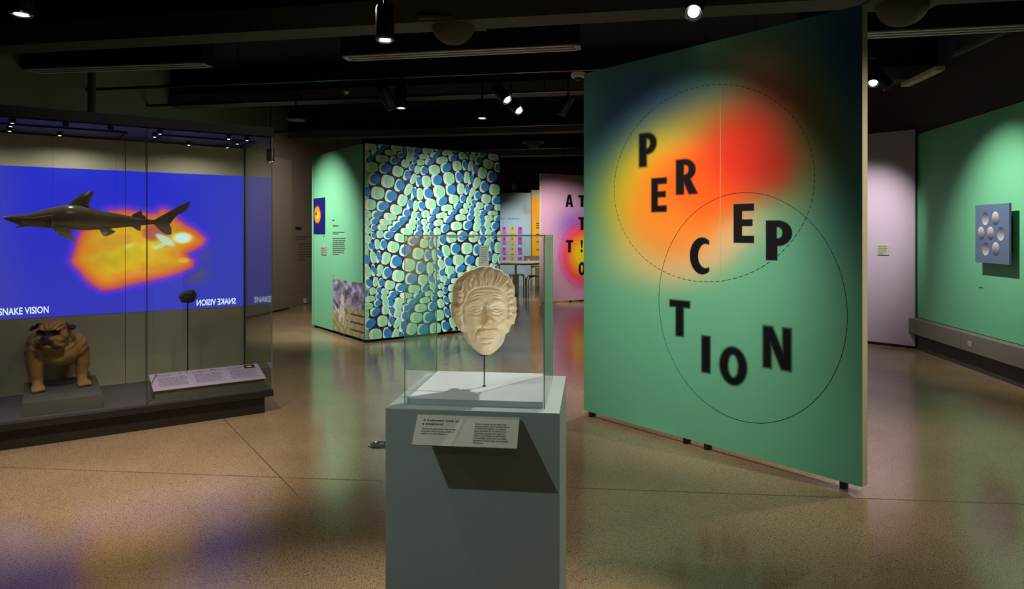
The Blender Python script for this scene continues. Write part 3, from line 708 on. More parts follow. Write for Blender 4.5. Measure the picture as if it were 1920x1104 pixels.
# drawer cube below the yellow board
tb = at_z(967, 556); zt = .83
t_ = tag(empty('activity_table', (tb.x, tb.y, 0)), 'round white topped table on a dark post before the blue board', 'table')
MB().lathe([(.62, zt-.03), (.63, zt-.025), (.63, zt-.004), (.62, zt)], 40).build('tabletop', M['tabletop'], t_, True)
MB().lathe([(.60, zt-.06), (.61, zt-.03)], 40).build('apron', M['steel'], t_, True)
MB().tube([(0, 0, .5), (0, 0, zt-.05)], .03, 14).build('post', M['steel'], t_, True)
MB().box(-.075, .075, -.075, .075, .0, .52, .008).build('column', M['steel'], t_)
tray = tag(empty('note_tray', (tb.x+.33, tb.y, zt)), 'low tray of note paper on the round table', 'tray')
MB().box(-.14, .3, -.1, .1, 0, .012, .003).build('tray_base', M['white'], tray); MB().box(-.14, .3, .09, .1, .01, .13, .002).build('tray_back', M['base'], tray)
for k in range(2): MB().box(-.13+k*.07, -.07+k*.07, -.07, .05, .012, .06, .003).build('paper_stack', M[['note_magenta', 'note_orange'][k]], tray)
def stool(u, v, label, Y=None):
    p = at_z(u, v); e = tag(empty('stool', (p.x, p.y, 0), .1), label, 'stool', 'metal stools around the table')
    h = .5; wd = .19
    MB().box(-wd+.02, wd-.02, -wd+.02, wd-.02, h-.03, h, .008).build('seat', M['tabletop'] if False else M['steel'], e)
    for s_ in (-1, 1):
        for t2 in (-1, 1):
            MB().tube([(s_*wd, t2*wd, 0), (s_*wd, t2*wd, h-.1), (s_*(wd-.03), t2*(wd-.0), h-.04), (s_*(wd-.1), t2*(wd-.02), h-.02)], .014, 8).build('leg', M['steel'], e, True)
        MB().tube([(s_*wd, -wd, .22), (s_*wd, wd, .22)], .01, 6).build('stretcher', M['steel'], e)
    return e
stool(969, 552, 'dark metal stool behind the table post'); stool(1004, 555, 'dark metal stool right of the table post')
cb = tag(empty('storage_box', (.95, 19.2, 0)), 'beige storage box under the yellow board', 'box')
MB().box(-.3, .3, -.2, .2, 0, .55, .01).build('carcass', M['cube_grey'], cb); MB().box(-.12, .02, -.215, -.2, .38, .44, .004).build('handle', M['steel'], cb)

# ------------------------------------------------------------------ lilac panel and artwork at the right
L1 = (5.20, 8.81); dl = Vector((4.82-5.20, 9.23-8.81)).normalized(); L0 = (L1[0]+dl.x*2.2, L1[1]+dl.y*2.2); rzV, LV = frame(L0, L1)
lp = tag(empty('room_divider', (L0[0], L0[1], 0), rzV), 'plain lilac freestanding panel with a small grey label at the right', 'room divider')
MB().box(0, LV, 0, .07, .04, 2.84, .003).build('board', M['lilac'], lp)
MB().box(LV, LV+.012, .0, .07, .04, 2.84).build('edge_trim', M['plinth'], lp)
for x in (.1, 1.1, LV-.1): castor(lp, x, .03, .04)
a5, b5 = onpanel(1645, 458, L0, rzV), onpanel(1667, 478, L0, rzV)
pl3 = tag(empty('wall_label', (L0[0], L0[1], 0), rzV), 'small grey label on the lilac panel', 'label')
MB().box(a5[0], b5[0], -.012, -.001, b5[1], a5[1], .002).build('card', M['plaque'], pl3)
text_lines('printed_text', M['ink_soft'], pl3, a5[0]+.015, a5[1]-.03, (b5[0]-a5[0])*.8, 5, .024, .012, -.0135, 5)
WP = (RW_far[0]+math.sin(rzR)*.13, RW_far[1]-math.cos(rzR)*.13)   # plane of the art board front
a6 = onpanel(1828.6, 385, WP, rzR); b6 = onpanel(1892, 497, WP, rzR); sz = .62
art = tag(empty('relief_artwork', (WP[0], WP[1], 0), rzR), 'square slate blue artwork with seven shaded discs on the mint wall', 'artwork')
M['slate'] = mat('slate print', (92, 110, 142), .7, var=.02)
x0, x1_, z0, z1_ = a6[0], b6[0], CAMH-(493-HY)/F*7.1, a6[1]
MB().box(x0, x1_, 0, .022, z0, z1_, .002).build('board', M['slate'], art)
MB().box(x0+.12, x1_-.12, .022, .1, z0+.12, z1_-.12).build('standoff', M['plinth'], art)
def disc(nx, nz, light):
    cx, cz = x0+(x1_-x0)*nx, z1_-(z1_-z0)*nz; rx, rz_ = (x1_-x0)*.105, (z1_-z0)*.112
    V = []; Cc = []; rings = 6; n = 28; f = []
    for i in range(rings+1):
        for k in range(n):
            t = 2*math.pi*k/n; r = i/rings; V.append((cx+rx*r*math.cos(t), -.002, cz+rz_*r*math.sin(t)))
            g = .5+.5*r*math.sin(t)*(1 if light else -1); Cc.append(np.array([54, 58, 78])*(1-g)+np.array([226, 226, 226])*g)
    for i in range(rings):
        for k in range(n): f.append((i*n+k, i*n+(k+1) % n, (i+1)*n+(k+1) % n, (i+1)*n+k))
    raw('shaded_disc', V, f, M['print_s'], art, False, linA(np.array(Cc)))
for nx, nz, l in ((.32, .24, 0), (.62, .24, 1), (.19, .49, 1), (.475, .49, 1), (.775, .5, 0), (.33, .76, 0), (.63, .75, 1)): disc(nx, nz, l)
a7 = onpanel(1841, 536, RW_far, rzR)
text_lines('printed_text', M['ink_soft'], wr, a7[0], a7[1]-.02, .17, 1, .02, .02, -.032, 3)

# ------------------------------------------------------------------ glass showcase
TH = math.radians(34.5); Fc = Vector((-1.99, 5.70, 0)); CL, CD, ZP, ZC = 3.3, .94, .205, 2.295
case = tag(empty('showcase', Fc, TH), 'long floor standing glass showcase with a blue heat image at its back', 'showcase')
# local: x from -CL to 0, y from 0 (front) to CD (back)
MB().box(-CL, -.06, .05, CD, 0, ZP-.06).build('base', M['case_base'], case)
MB().box(-CL, .0, .0, CD, ZP-.065, ZP-.012, .004).build('base_lip', M['case_base'], case)
MB().box(-CL, -.012, .012, CD-.01, ZP-.012, ZP).build('deck', M['case_deck'], case)
MB().box(-CL, -.85, CD-.02, CD+.03, ZP, ZC).build('back_panel', M['wall_olive'], case)
ujoint = -.85
MB().box(ujoint+.004, -.012, CD-.02, CD+.03, ZP, ZC).build('back_panel', M['wall_olive'], case)
MB().box(-CL, .0, -.0, CD+.03, ZC+.01, ZC+.085).build('roof', M['black'], case)
MB().box(-CL, -.012, .012, CD-.02, ZC, ZC+.012).build('case_ceiling', M['case_top'], case)
for (x0_, x1q) in ((-CL+.1, -1.04), (-.80, -.08)):
    for (xa, xb, ya, yb) in ((x0_, x1q, .30, .318), (x0_, x1q, .80, .818), (x0_, x0_+.018, .30, .818), (x1q-.018, x1q, .30, .818)):
        MB().box(xa, xb, ya, yb, ZC-.012, ZC).build('ceiling_rail', M['black'], case)
def cpt(u, v): # pixel -> local x on front glass plane
    return onpanel(u, v, (Fc.x, Fc.y), TH)[0]
jx = cpt(276, 500)
for xa, xb in ((-CL, jx-.003), (jx+.003, -.012)):
    MB().box(xa, xb, .012, .022, ZP, ZC).build('front_pane', M['glass'], case)
MB().box(jx-.003, jx+.003, .010, .024, ZP-.06, ZC+.05).build('pane_seam', M['edge_dark'], case)
MB().box(-.016, -.012, .022, CD-.02, ZP, ZC).build('end_pane', M['glass'], case)
MB().box(-.014, -.008, .008, .020, ZP, ZC).build('corner_edge', M['edge'], case)
MB().box(-.026, -.008, CD-.03, CD+.0, ZP, ZC).build('corner_post', M['edge_dark'], case)
MB().box(-.018, -.012, CD-.036, CD-.03, ZP, ZC).build('corner_edge', M['edge'], case)
# heat image on the back: rear projected screen
bp0 = Fc+Matrix.Rotation(TH, 3, 'Z') @ Vector((0, CD-.02, 0))
def bpx(u, v): return onpanel(u, v, (bp0.x, bp0.y), TH)
ANI = [(128, 492), (142, 470), (146, 448), (152, 428), (180, 405), (205, 394), (232, 391), (262, 397), (285, 402), (296, 402), (298, 390), (318, 391), (324, 406), (346, 421), (374, 434), (388, 448), (384, 460), (364, 468), (346, 475), (352, 483), (368, 488), (366, 500), (338, 512), (305, 519), (268, 530), (236, 534), (206, 545), (190, 545), (174, 535), (158, 520), (148, 506), (140, 498)]
AP = [bpx(u, v) for u, v in ANI]
AP = [tuple((.6*np.array(AP[i])+.2*np.array(AP[i-1])+.2*np.array(AP[(i+1) % len(AP)]))) for i in range(len(AP))]
xl = -CL+.02; zb_, zt_ = .815, 2.037
kx = 1280/5.9
def uvloc(X, Z, u, v): 
    c_ = bpx(u, v); return X-c_[0], Z-c_[1]
def heat(X, Z):
    n = vnoise(X, Z, 8, 21); n2 = vnoise(X, Z, 22, 22)
    c0 = np.array([44, 48, 214])[None]*np.ones((len(X), 1))
    gz = sm(.8, 1.9, Z); c0 = c0*(gz*.6+.4)[:, None]+np.array([70, 70, 186])[None]*((1-gz)*.6)[:, None]
    top = sm(1.75, 2.0, Z); c0 = c0*(1-.5*top)[:, None]+np.array([24, 44, 214])[None]*(.5*top)[:, None]
    rx = sm(-.75, -.1, X)*.45; c0 = c0*(1-rx)[:, None]+np.array([74, 78, 176])[None]*rx[:, None]
    lx = (1-sm(-1.95, -1.6, X))*.45; c0 = c0*(1-lx)[:, None]+np.array([84, 80, 176])[None]*lx[:, None]
    for (u, v, r, cg) in ((368, 512, .10, (88, 86, 120)), (372, 470, .1, (84, 82, 140))):
        ddx, ddz = uvloc(X, Z, u, v); e = np.exp(-(ddx**2+ddz**2)/(r*r))*.9; c0 = c0*(1-e)[:, None]+np.array(cg)[None]*e[:, None]
    d = poly_sdf(AP, X, Z)+.004*n2
    stops = [(-.30, (222, 196, 46)), (-.13, (228, 180, 42)), (-.07, (232, 150, 40)), (-.03, (226, 110, 60)), (-.005, (196, 84, 110)), (.012, (126, 60, 190)), (.04, (80, 56, 226)), (.08, (50, 50, 220))]
    hc = np.stack([np.interp(d+.016*n*sm(.0, -.08, d), [s_[0] for s_ in stops], [s_[1][i] for s_ in stops]) for i in range(3)], 1)
    w_ = 1-sm(.03, .08, d); c = c0*(1-w_)[:, None]+hc*w_[:, None]
    inn = 1-sm(-.08, -.02, d)
    tone = np.clip(.9*n+.6*n2, -1, 1); c = c*(1+.12*tone*inn)[:, None]
    wm = np.clip(n2*1.2, 0, 1)*inn*.35; c = c*(1-wm)[:, None]+np.array([200, 96, 60])[None]*wm[:, None]
    def blobc(u, v, a_, b2_, col, s_, rot=0):
        nonlocal c
        ddx, ddz = uvloc(X, Z, u, v); cr, sr = math.cos(rot), math.sin(rot); p_, q_ = ddx*cr+ddz*sr, -ddx*sr+ddz*cr
        e = 1-sm(.7, 1.25, np.sqrt((p_/a_)**2+(q_/b2_)**2)+.12*n2); c = c*(1-e*s_)[:, None]+np.array(col)[None]*(e*s_)[:, None]
    blobc(292, 434, .11, .075, (180, 84, 86), .85, .2); blobc(310, 450, .09, .03, (206, 236, 210), .95, -.6); blobc(300, 461, .06, .02, (206, 236, 200), .8, .4)
    blobc(342, 446, .085, .05, (255, 240, 150), .9); blobc(342, 446, .062, .038, (214, 250, 246), 1)
    blobc(243, 460, .04, .02, (226, 226, 130), .7, .5); blobc(345, 488, .05, .025, (240, 196, 60), .8)
    return c
M['heat'] = mat_attr('heat image', .5, .1, emit=.92)
hs = grid_print('projection_screen', -.03-xl, zt_-zb_, 330, 150, heat, M['heat'], case, CD-.0215, xl, zb_)
hs['label'] = 'glowing blue and orange heat image'
M['glyph'] = mat_emit('projected lettering', (222, 240, 250), .95)
p1 = bpx(-4, 589); text('SNAKE VISION', .077, M['glyph'], case, bpx(92, 586)[0], bpx(92, 586)[1], CD-.0225, .0016, 'RIGHT', name='projected_lettering', sx=.66)
mr_ = bpx(442, 569); text('SNAKE VISION', .077, M['glyph'], case, mr_[0], mr_[1], CD-.0225, .0016, 'LEFT', name='projected_lettering', mirror=True, sx=.68)
MB().box(bpx(235, 500)[0]-.002, bpx(235, 500)[0]+.002, CD-.0235, CD-.0225, ZP, ZC).build('panel_seam', M['edge_dark'], case)
# small lamps in the case ceiling
ceil_l = [(22, 227), (20, 237), (18, 246), (112, 254), (125, 229), (212, 238), (290, 257), (304, 248), (354, 272), (426, 277), (445, 270), (466, 262), (452, 249)]
def case_lamp(u, v, lit):
    zc = ZC-.03; Y = (zc-CAMH)*F/(HY-v); p = at(u, v, Y)
    l = Matrix.Rotation(-TH, 3, 'Z') @ (p-Fc)
    if not (-CL < l.x < -.02 and .02 < l.y < CD): l.y = min(max(l.y, .06), CD-.06); l.x = min(l.x, -.06)
    o = tag(empty('case_lamp', Fc+Matrix.Rotation(TH, 3, 'Z') @ Vector((l.x, l.y, zc)), TH), '', 'lamp', 'small lamps in the showcase ceiling')
    MB().lathe([(.02, .031), (.02, .004), (.017, .0)], 16).build('can', M['darkmetal'], o, True)
    MB().lathe([(.011, .0), (.008, -.002), (.003, -.003)], 16).build('bulb', M['lamp_dim'] if lit else M['black'], o, True)
    o['label'] = 'tiny lamp in the dark ceiling of the glass showcase'
    return o
CLAB = ['rear lamp of the three leftmost in the showcase ceiling', 'middle lamp of the three leftmost in the showcase ceiling', 'front lamp of the three leftmost in the showcase ceiling', 'fourth lit lamp from the left in the showcase ceiling, above the shark dorsal fin',
        'unlit lamp from the showcase ceiling above the dorsal fin, left one', 'unlit lamp in the showcase ceiling beside the glass seam', 'lit lamp just right of the glass seam, lower one', 'lit lamp just right of the glass seam, upper one', 'single lamp above the dark specimen in the showcase ceiling',
        'lowest lamp near the showcase right corner', 'second lowest lamp near the showcase right corner', 'rightmost lamp in the showcase ceiling', 'uppermost lamp near the showcase right corner']
for i, (u, v) in enumerate(ceil_l): case_lamp(u, v, i not in (4, 5))['label'] = CLAB[i]
for x, y in ((-.5, .5), (-1.4, .55), (-2.2, .5)):
    l = spot('case_lamp_light', (0, 0, 0), (0, 0, -1), 7.5, 172, .5, NEUT, .02); l.parent = case; l.location = (x, y, ZC-.05); l.rotation_euler = (0, 0, 0)
# dog plinth
def case_root(name, x, y, z=ZP, rz=0.0):
    return empty(name, Fc+Matrix.Rotation(TH, 3, 'Z') @ Vector((x, y, z)), TH+rz)
def case_local(P_): return Matrix.Rotation(-TH, 3, 'Z') @ (P_-Fc)
c_bl = case_local(at_z(41, 757, .305)); c_br = case_local(at_z(192.5, 737.4, .305)); c_tr = case_local(at_z(168, 702, .305))
pw = c_br.x-c_bl.x
pln = tag(case_root('dog_plinth', (c_bl.x+c_br.x)/2, (c_bl.y+c_br.y)/2), 'low dark grey plinth under the bulldog', 'plinth')
MB().box(-pw/2, pw/2, 0, .80-max(0, (c_bl.y+c_br.y)/2-.1), 0, .10, .003).build('block', M['plinth'], pln)

# ------------------------------------------------------------------ sculpt helpers
def remeshed(name, mb, voxel, smooth_it, m, parent, colfn=None, dispfn=None, rot=None):
    me = bpy.data.meshes.new('t'); me.from_pydata(mb.v, [], mb.f); me.update()
    bm = bmesh.new(); bm.from_mesh(me); bmesh.ops.recalc_face_normals(bm, faces=bm.faces); bm.to_mesh(me); bm.free()
    o = bpy.data.objects.new('t', me); COL.objects.link(o)
    r = o.modifiers.new('r', 'REMESH'); r.mode = 'VOXEL'; r.voxel_size = voxel; r.use_smooth_shade = True
    s_ = o.modifiers.new('s', 'SMOOTH'); s_.factor = .5; s_.iterations = smooth_it
    dg = bpy.context.evaluated_depsgraph_get(); m2 = bpy.data.meshes.new_from_object(o.evaluated_get(dg)); m2.name = name
    bpy.data.objects.remove(o); bpy.data.meshes.remove(me)
    n = len(m2.vertices); co = np.empty(n*3, np.float32); m2.vertices.foreach_get('co', co); co = co.reshape(-1, 3)
    no = np.empty(n*3, np.float32); m2.vertices.foreach_get('normal', no); no = no.reshape(-1, 3)
    if dispfn is not None:
        co2 = co+no*dispfn(co)[:, None]; m2.vertices.foreach_set('co', co2.ravel().astype(np.float32)); m2.update()
    m2.materials.clear(); m2.materials.append(m)
    for p in m2.polygons: p.use_smooth = True
    if colfn is not None:
        a_ = m2.attributes.new('Col', 'FLOAT_COLOR', 'POINT'); c = np.ones((n, 4), np.float32); c[:, :3] = linA(colfn(co, no)); a_.data.foreach_set('color', c.ravel())
    ob_ = bpy.data.objects.new(name, m2); COL.objects.link(ob_); ob_.parent = parent
    return ob_
def ico(mb, c, r, R=None, sub=3):
    bm = bmesh.new(); bmesh.ops.create_icosphere(bm, subdivisions=sub, radius=1)
    rr = Vector(r); 
    vs_ = []
    for q in bm.verts:
        p = Vector((q.co.x*rr.x, q.co.y*rr.y, q.co.z*rr.z)); p = (R @ p) if R is not None else p; vs_.append(p+Vector(c))
    mb.add(vs_, [[q.index for q in f.verts] for f in bm.faces]); bm.free()
def limb(mb, pts_, rs): 
    mb.tube(pts_, list(rs), 14)
    for p, r in zip(pts_, rs): ico(mb, p, (r, r, r), sub=2)

# ------------------------------------------------------------------ bulldog (faces -y)
dog_o = (at_z(70, 733, .305)+at_z(155, 722, .305))/2
pv = at_z(155, 722, .305)-at_z(70, 733, .305)
dog = tag(empty('bulldog_model', dog_o, math.atan2(pv.y, pv.x)), 'tan bulldog model standing on the grey plinth in the showcase', 'dog model')
mb = MB()
ico(mb, (0, .05, .30), (.152, .15, .125)); ico(mb, (0, .0, .265), (.13, .11, .09)); ico(mb, (-.01, .02, .36), (.125, .12, .11))
ico(mb, (0, .22, .315), (.135, .2, .115)); ico(mb, (0, .40, .33), (.13, .13, .115))
for sx_ in (-1, 1):
    ico(mb, (sx_*.128, .04, .305), (.064, .1, .105))
    limb(mb, [(sx_*.138, .03, .28), (sx_*.152, .02, .18), (sx_*.145, .02, .09), (sx_*.145, .0, .035)], (.062, .050, .038, .036))
    ico(mb, (sx_*.150, -.03, .028), (.047, .062, .030))
    for k in range(4): ico(mb, (sx_*.150-.033+k*.022, -.080+.008*abs(k-1.5), .020), (.0135, .022, .019), sub=2)
    ico(mb, (sx_*.105, .42, .28), (.065, .105, .115))
    limb(mb, [(sx_*.11, .40, .24), (sx_*.115, .36, .16), (sx_*.115, .44, .10), (sx_*.115, .41, .035)], (.075, .055, .036, .034))
    ico(mb, (sx_*.118, .37, .028), (.042, .062, .028))
    for k in range(4): ico(mb, (sx_*.118-.03+k*.02, .315+.006*abs(k-1.5), .019), (.012, .02, .017), sub=2)
ico(mb, (0, .52, .36), (.02, .03, .02))
# head, turned to the viewer's left
HR = Matrix.Rotation(math.radians(-32), 3, 'Z'); HC = Vector((-.055, -.06, .435))
def hp(x, y, z): return HC+HR @ Vector((x, y, z))
ico(mb, hp(0, .03, .01), (.108, .105, .085), HR); ico(mb, hp(0, -.02, .035), (.088, .07, .058), HR)
limb(mb, [hp(.0, .05, -.02), (-.005, .06, .34)], (.10, .13))
ico(mb, hp(0, -.085, -.035), (.06, .055, .042), HR)
for sx_ in (-1, 1):
    ico(mb, hp(sx_*.05, -.078, -.055), (.042, .055, .05), HR); ico(mb, hp(sx_*.068, -.055, -.085), (.03, .04, .034), HR); ico(mb, hp(sx_*.07, -.03, -.01), (.045, .05, .048), HR)
    ico(mb, hp(sx_*.047, -.072, .04), (.036, .028, .017), HR)
ico(mb, hp(0, -.09, -.085), (.04, .035, .028), HR); ico(mb, hp(0, -.118, -.012), (.025, .018, .017), HR)
ico(mb, hp(0, -.015, -.10), (.085, .08, .05), HR)
ears = []
for sx_ in (-1, 1):
    V = [hp(sx_*.060, .02, .078), hp(sx_*.088, .045, .06), hp(sx_*.150, .0, .066), hp(sx_*.148, -.04, .036), hp(sx_*.118, -.045, .052), hp(sx_*.095, -.02, .088)]
    V2 = [p+HR @ Vector((0, .018, -.020)) for p in V]
    mb.add(V+V2, [(0, 1, 2, 3, 4, 5), (11, 10, 9, 8, 7, 6)]+[(i, (i+1) % 6, 6+(i+1) % 6, 6+i) for i in range(6)])
HRn = np.array(HR); HCn = np.array(HC)
def dog_disp(co):
    h = (co-HCn) @ HRn   # head-local
    x, y, z = h[:, 0], h[:, 1], h[:, 2]; ax = np.abs(x)
    face = np.exp(-((z-.05)/.04)**2-((y+.05)/.08)**2)
    wr_ = .0042*np.sin(ax*170-(z*120))*face*(z > .02)*(y < .02)
    jowl = .004*np.sin((ax*1.0+z*.9)*150)*np.exp(-((ax-.085)/.03)**2-((z+.03)/.06)**2)*(y < .03)
    eye = -.012*np.exp(-((ax-.047)/.018)**2-((z-.014)/.012)**2)*(y < -.03)
    mouth = -.010*np.exp(-((z+.066+ax*.45-.0)/.008)**2)*(y < -.05)*(ax < .085)
    body = (np.abs(h).max(1) > .14)*.0022*(np.sin(co[:, 0]*46+co[:, 2]*30)*np.sin(co[:, 2]*55+co[:, 1]*20))
    nk = .005*np.sin((np.hypot(co[:, 0]+.03, co[:, 1]*.6)*1.0+(.44-co[:, 2]))*95)*np.exp(-((co[:, 2]-.34)/.05)**2)*(co[:, 1] < .12)*(np.abs(h).max(1) > .10)
    return wr_*1.3+jowl*1.3+eye+mouth+body+nk
def dog_col(co, no):
    h = (co-HCn) @ HRn; x, y, z = h[:, 0], h[:, 1], h[:, 2]; ax = np.abs(x)
    n = vnoise(co[:, 0], co[:, 2]+co[:, 1]*.7, 16, 5); n2 = vnoise(co[:, 0]+co[:, 1], co[:, 2], 45, 6)
    c = np.array([150, 112, 66])[None]*(1+.10*n+.06*n2)[:, None]
    def mixc(w_, col):
        nonlocal c
        w_ = np.clip(w_, 0, 1)[:, None]; c = c*(1-w_)+np.array(col)[None]*w_
    inh = (np.abs(h).max(1) < .2)
    mixc(inh*np.exp(-((ax-.045)/.040)**4-((z-.012)/.019)**4)*(y < -.025)*1.0, (26, 20, 18))
    mixc(inh*np.exp(-(ax/.05)**4-((z-.012)/.016)**4)*(y < -.04), (30, 24, 22))
    mixc(inh*np.exp(-(ax/.030)**4-((z+.012)/.022)**4)*(y < -.09)*1.2, (16, 14, 14))
    mixc(inh*np.exp(-(ax/.068)**6-((z+.05)/.038)**4)*(y < -.075)*.88*(1-.75*np.exp(-((ax-.042)/.018)**2-((z+.018)/.014)**2)), (30, 24, 22))
    mixc(inh*np.exp(-((z+.098-ax*.0)/.012)**2-((ax-.066)/.03)**2)*(y < -.03), (28, 22, 20))
    mixc(inh*np.exp(-((z+.083)/.014)**2)*(ax < .035)*(y < -.09)*.35, (170, 140, 104))
    mixc(inh*(ax > .10)*(z > .028), (34, 26, 24))
    wr_ = np.sin(ax*170-(z*120)); mixc(inh*(wr_ < -.5)*(z > .035)*(z < .09)*(y < 0)*.45, (90, 58, 34))
    mixc(np.exp(-((co[:, 2])/.03)**2)*.5*(co[:, 1] < .5), (206, 168, 122))
    mixc(np.exp(-((co[:, 2]-.19)/.05)**2)*(np.abs(co[:, 0]) < .1)*(co[:, 1] < .15)*.35, (210, 170, 120))
    return c
M['fur'] = mat_attr('dog paint', .6, .35)
dbody = remeshed('body', mb, .0048, 4, M['fur'], dog, dog_col, dog_disp)
M['eye'] = mat('glass eye', (10, 8, 8), .08, spec=.8)
for sx_ in (-1, 1):
    e_ = MB(); ico(e_, hp(sx_*.045, -.070, .013), (.011, .011, .011)); e_.build('eye', M['eye'], dog, True)

# ------------------------------------------------------------------ shark
S0 = Vector((-3.78, 5.04, 0)); S1 = Vector((-2.72, 5.76, 0)); rzS, LS = frame(S0, S1)
sh = tag(empty('shark_model', (S0.x, S0.y, 1.3), rzS), 'dark grey shark model hanging in the glass showcase', 'shark model')
def spx(x, y):   # close-up coordinates -> local x, z
    c_ = onpanel(x/5.053, 340+y/5.053, (S0.x, S0.y), rzS); return c_[0], c_[1]-1.3
up = [(20, 338), (60, 326), (150, 317), (280, 300), (400, 270), (520, 237), (650, 216), (760, 228), (850, 250), (1000, 284), (1200, 322), (1330, 346), (1460, 366)]
lo = [(20, 344), (60, 370), (150, 404), (240, 428), (400, 440), (520, 448), (650, 460), (760, 468), (850, 466), (1000, 452), (1200, 434), (1330, 420), (1460, 404)]
xs_ = np.linspace(20, 1470, 56); U = np.interp(xs_, [p[0] for p in up], [p[1] for p in up]); Lw = np.interp(xs_, [p[0] for p in lo], [p[1] for p in lo])
k3 = np.array([.25, .5, .25])
for _ in range(3): U[1:-1] = np.convolve(U, k3, 'valid'); Lw[1:-1] = np.convolve(Lw, k3, 'valid')
V = []; f = []; n = 24
for i, x_ in enumerate(xs_):
    a_, b_2 = spx(x_, U[i]), spx(x_, Lw[i]); cz = (a_[1]+b_2[1])/2; hz = max((a_[1]-b_2[1])/2, .003); wy = hz*(1.15 if x_ < 250 else .95-.45*min(1, max(0, (x_-700)/700)))
    for k in range(n):
        t = 2*math.pi*k/n; ct, st = math.cos(t), math.sin(t)
        V.append((a_[0], wy*ct*(1 if st > -.2 else 1), cz+hz*math.copysign(abs(st)**.9, st)))
for i in range(len(xs_)-1):
    for k in range(n): f.append((i*n+k, (i+1)*n+k, (i+1)*n+(k+1) % n, i*n+(k+1) % n))
f += [tuple(range(n)), tuple((len(xs_)-1)*n+k for k in range(n-1, -1, -1))]
mb = MB().add(V, f)
def fin(mb, poly, y0=0.0, thick=.012, lean=0.0, zroot=0.0, edge=.002):
    P2 = [spx(*p) for p in poly]; n_ = len(P2); cx = sum(p[0] for p in P2)/n_; cz = sum(p[1] for p in P2)/n_
    inner = [(cx+(p[0]-cx)*.6, cz+(p[1]-cz)*.6) for p in P2]
    def yy(z): return y0+lean*(zroot-z)
    v = [(x, yy(z)-edge, z) for x, z in P2]+[(x, yy(z)-thick, z) for x, z in inner]+[(x, yy(z)+edge, z) for x, z in P2]+[(x, yy(z)+thick, z) for x, z in inner]
    ff = []
    for i in range(n_):
        j = (i+1) % n_
        ff += [(i, j, n_+j, n_+i), (2*n_+j, 2*n_+i, 3*n_+i, 3*n_+j), (j, i, 2*n_+i, 2*n_+j)]
    ff += [tuple(range(n_, 2*n_)), tuple(range(4*n_-1, 3*n_-1, -1))]
    mb.add(v, ff)
fin(mb, [(630, 240), (650, 212), (700, 172), (760, 128), (815, 100), (865, 90), (888, 96), (882, 120), (862, 160), (850, 200), (846, 235), (860, 270), (750, 275)])
fin(mb, [(1240, 335), (1260, 312), (1300, 290), (1340, 268), (1344, 295), (1350, 315), (1370, 322), (1384, 345), (1384, 362), (1300, 355)], thick=.006)
fin(mb, [(1430, 372), (1460, 362), (1560, 308), (1700, 232), (1800, 185), (1806, 192), (1790, 230), (1768, 270), (1745, 258), (1650, 352), (1595, 428), (1600, 455), (1622, 480), (1626, 500), (1606, 508), (1560, 497), (1510, 462), (1460, 408), (1430, 402)], thick=.008)
zr = spx(520, 440)[1]
fin(mb, [(490, 425), (560, 425), (640, 440), (665, 470), (685, 520), (706, 562), (690, 566), (620, 538), (560, 505), (510, 465)], y0=-.055, thick=.007, lean=-.75, zroot=zr)
fin(mb, [(520, 425), (590, 428), (660, 440), (668, 452), (620, 456), (560, 445)], y0=.06, thick=.006, lean=.9, zroot=zr)
fin(mb, [(940, 450), (1050, 445), (1062, 458), (1096, 476), (1060, 498), (1000, 520), (975, 518), (958, 485)], y0=-.02, thick=.006, lean=-.5, zroot=spx(1000, 452)[1])
fin(mb, [(940, 450), (1040, 445), (1080, 480), (1000, 512), (975, 510)], y0=.02, thick=.006, lean=.5, zroot=spx(1000, 452)[1])
fin(mb, [(1245, 428), (1336, 418), (1334, 445), (1332, 472), (1300, 462), (1270, 442)], thick=.005)
fin(mb, [(150, 436), (190, 412), (250, 420), (246, 432), (200, 440), (165, 441)], thick=.022, edge=.012)
M['shark'] = mat('shark skin', (112, 101, 84), .16, var=.12, scale=9, spec=.6)
m = M['shark']; nt = m.node_tree; b = nt.nodes['Principled BSDF']
tc = [q for q in nt.nodes if q.type == 'TEX_COORD'][0]; sx3 = nt.nodes.new('ShaderNodeSeparateXYZ'); nt.links.new(tc.outputs['Object'], sx3.inputs[0])
mr = nt.nodes.new('ShaderNodeMapRange'); mr.inputs[1].default_value = spx(600, 440)[1]; mr.inputs[2].default_value = spx(600, 370)[1]; nt.links.new(sx3.outputs['Z'], mr.inputs[0])
mixn = nt.nodes.new('ShaderNodeMix'); mixn.data_type = 'RGBA'; mixn.inputs[6].default_value = (*lin((176, 158, 128)), 1)
src = b.inputs['Base Color'].links[0].from_socket; nt.links.new(src, mixn.inputs[7]); nt.links.new(mr.outputs[0], mixn.inputs[0]); nt.links.new(mixn.outputs[2], b.inputs['Base Color'])
mb.build('body', m, sh, True)
ex, ez = spx(190, 362)
for s_ in (-1, 1):
    e_ = MB(); ico(e_, (ex, s_*.034, ez), (.009, .005, .009)); e_.build('eye', M['eye'], sh, True)
for k in range(5):   # gill slits on the near side
    gx, gz = spx(420+k*14, 400)
    MB().tube([(gx, -.083, gz-.03), (gx+.004, -.088, gz), (gx+.002, -.086, gz+.035)], .0018, 6).build('gill_slit', M['black'], sh)
for x_ in (500, 1100):
    wx, wz = spx(x_, 240 if x_ == 500 else 300)
    MB().tube([(wx, 0, wz-.01), (wx, 0, ZC-1.3)], .0007, 5).build('hanging_wire', M['rod'], sh)

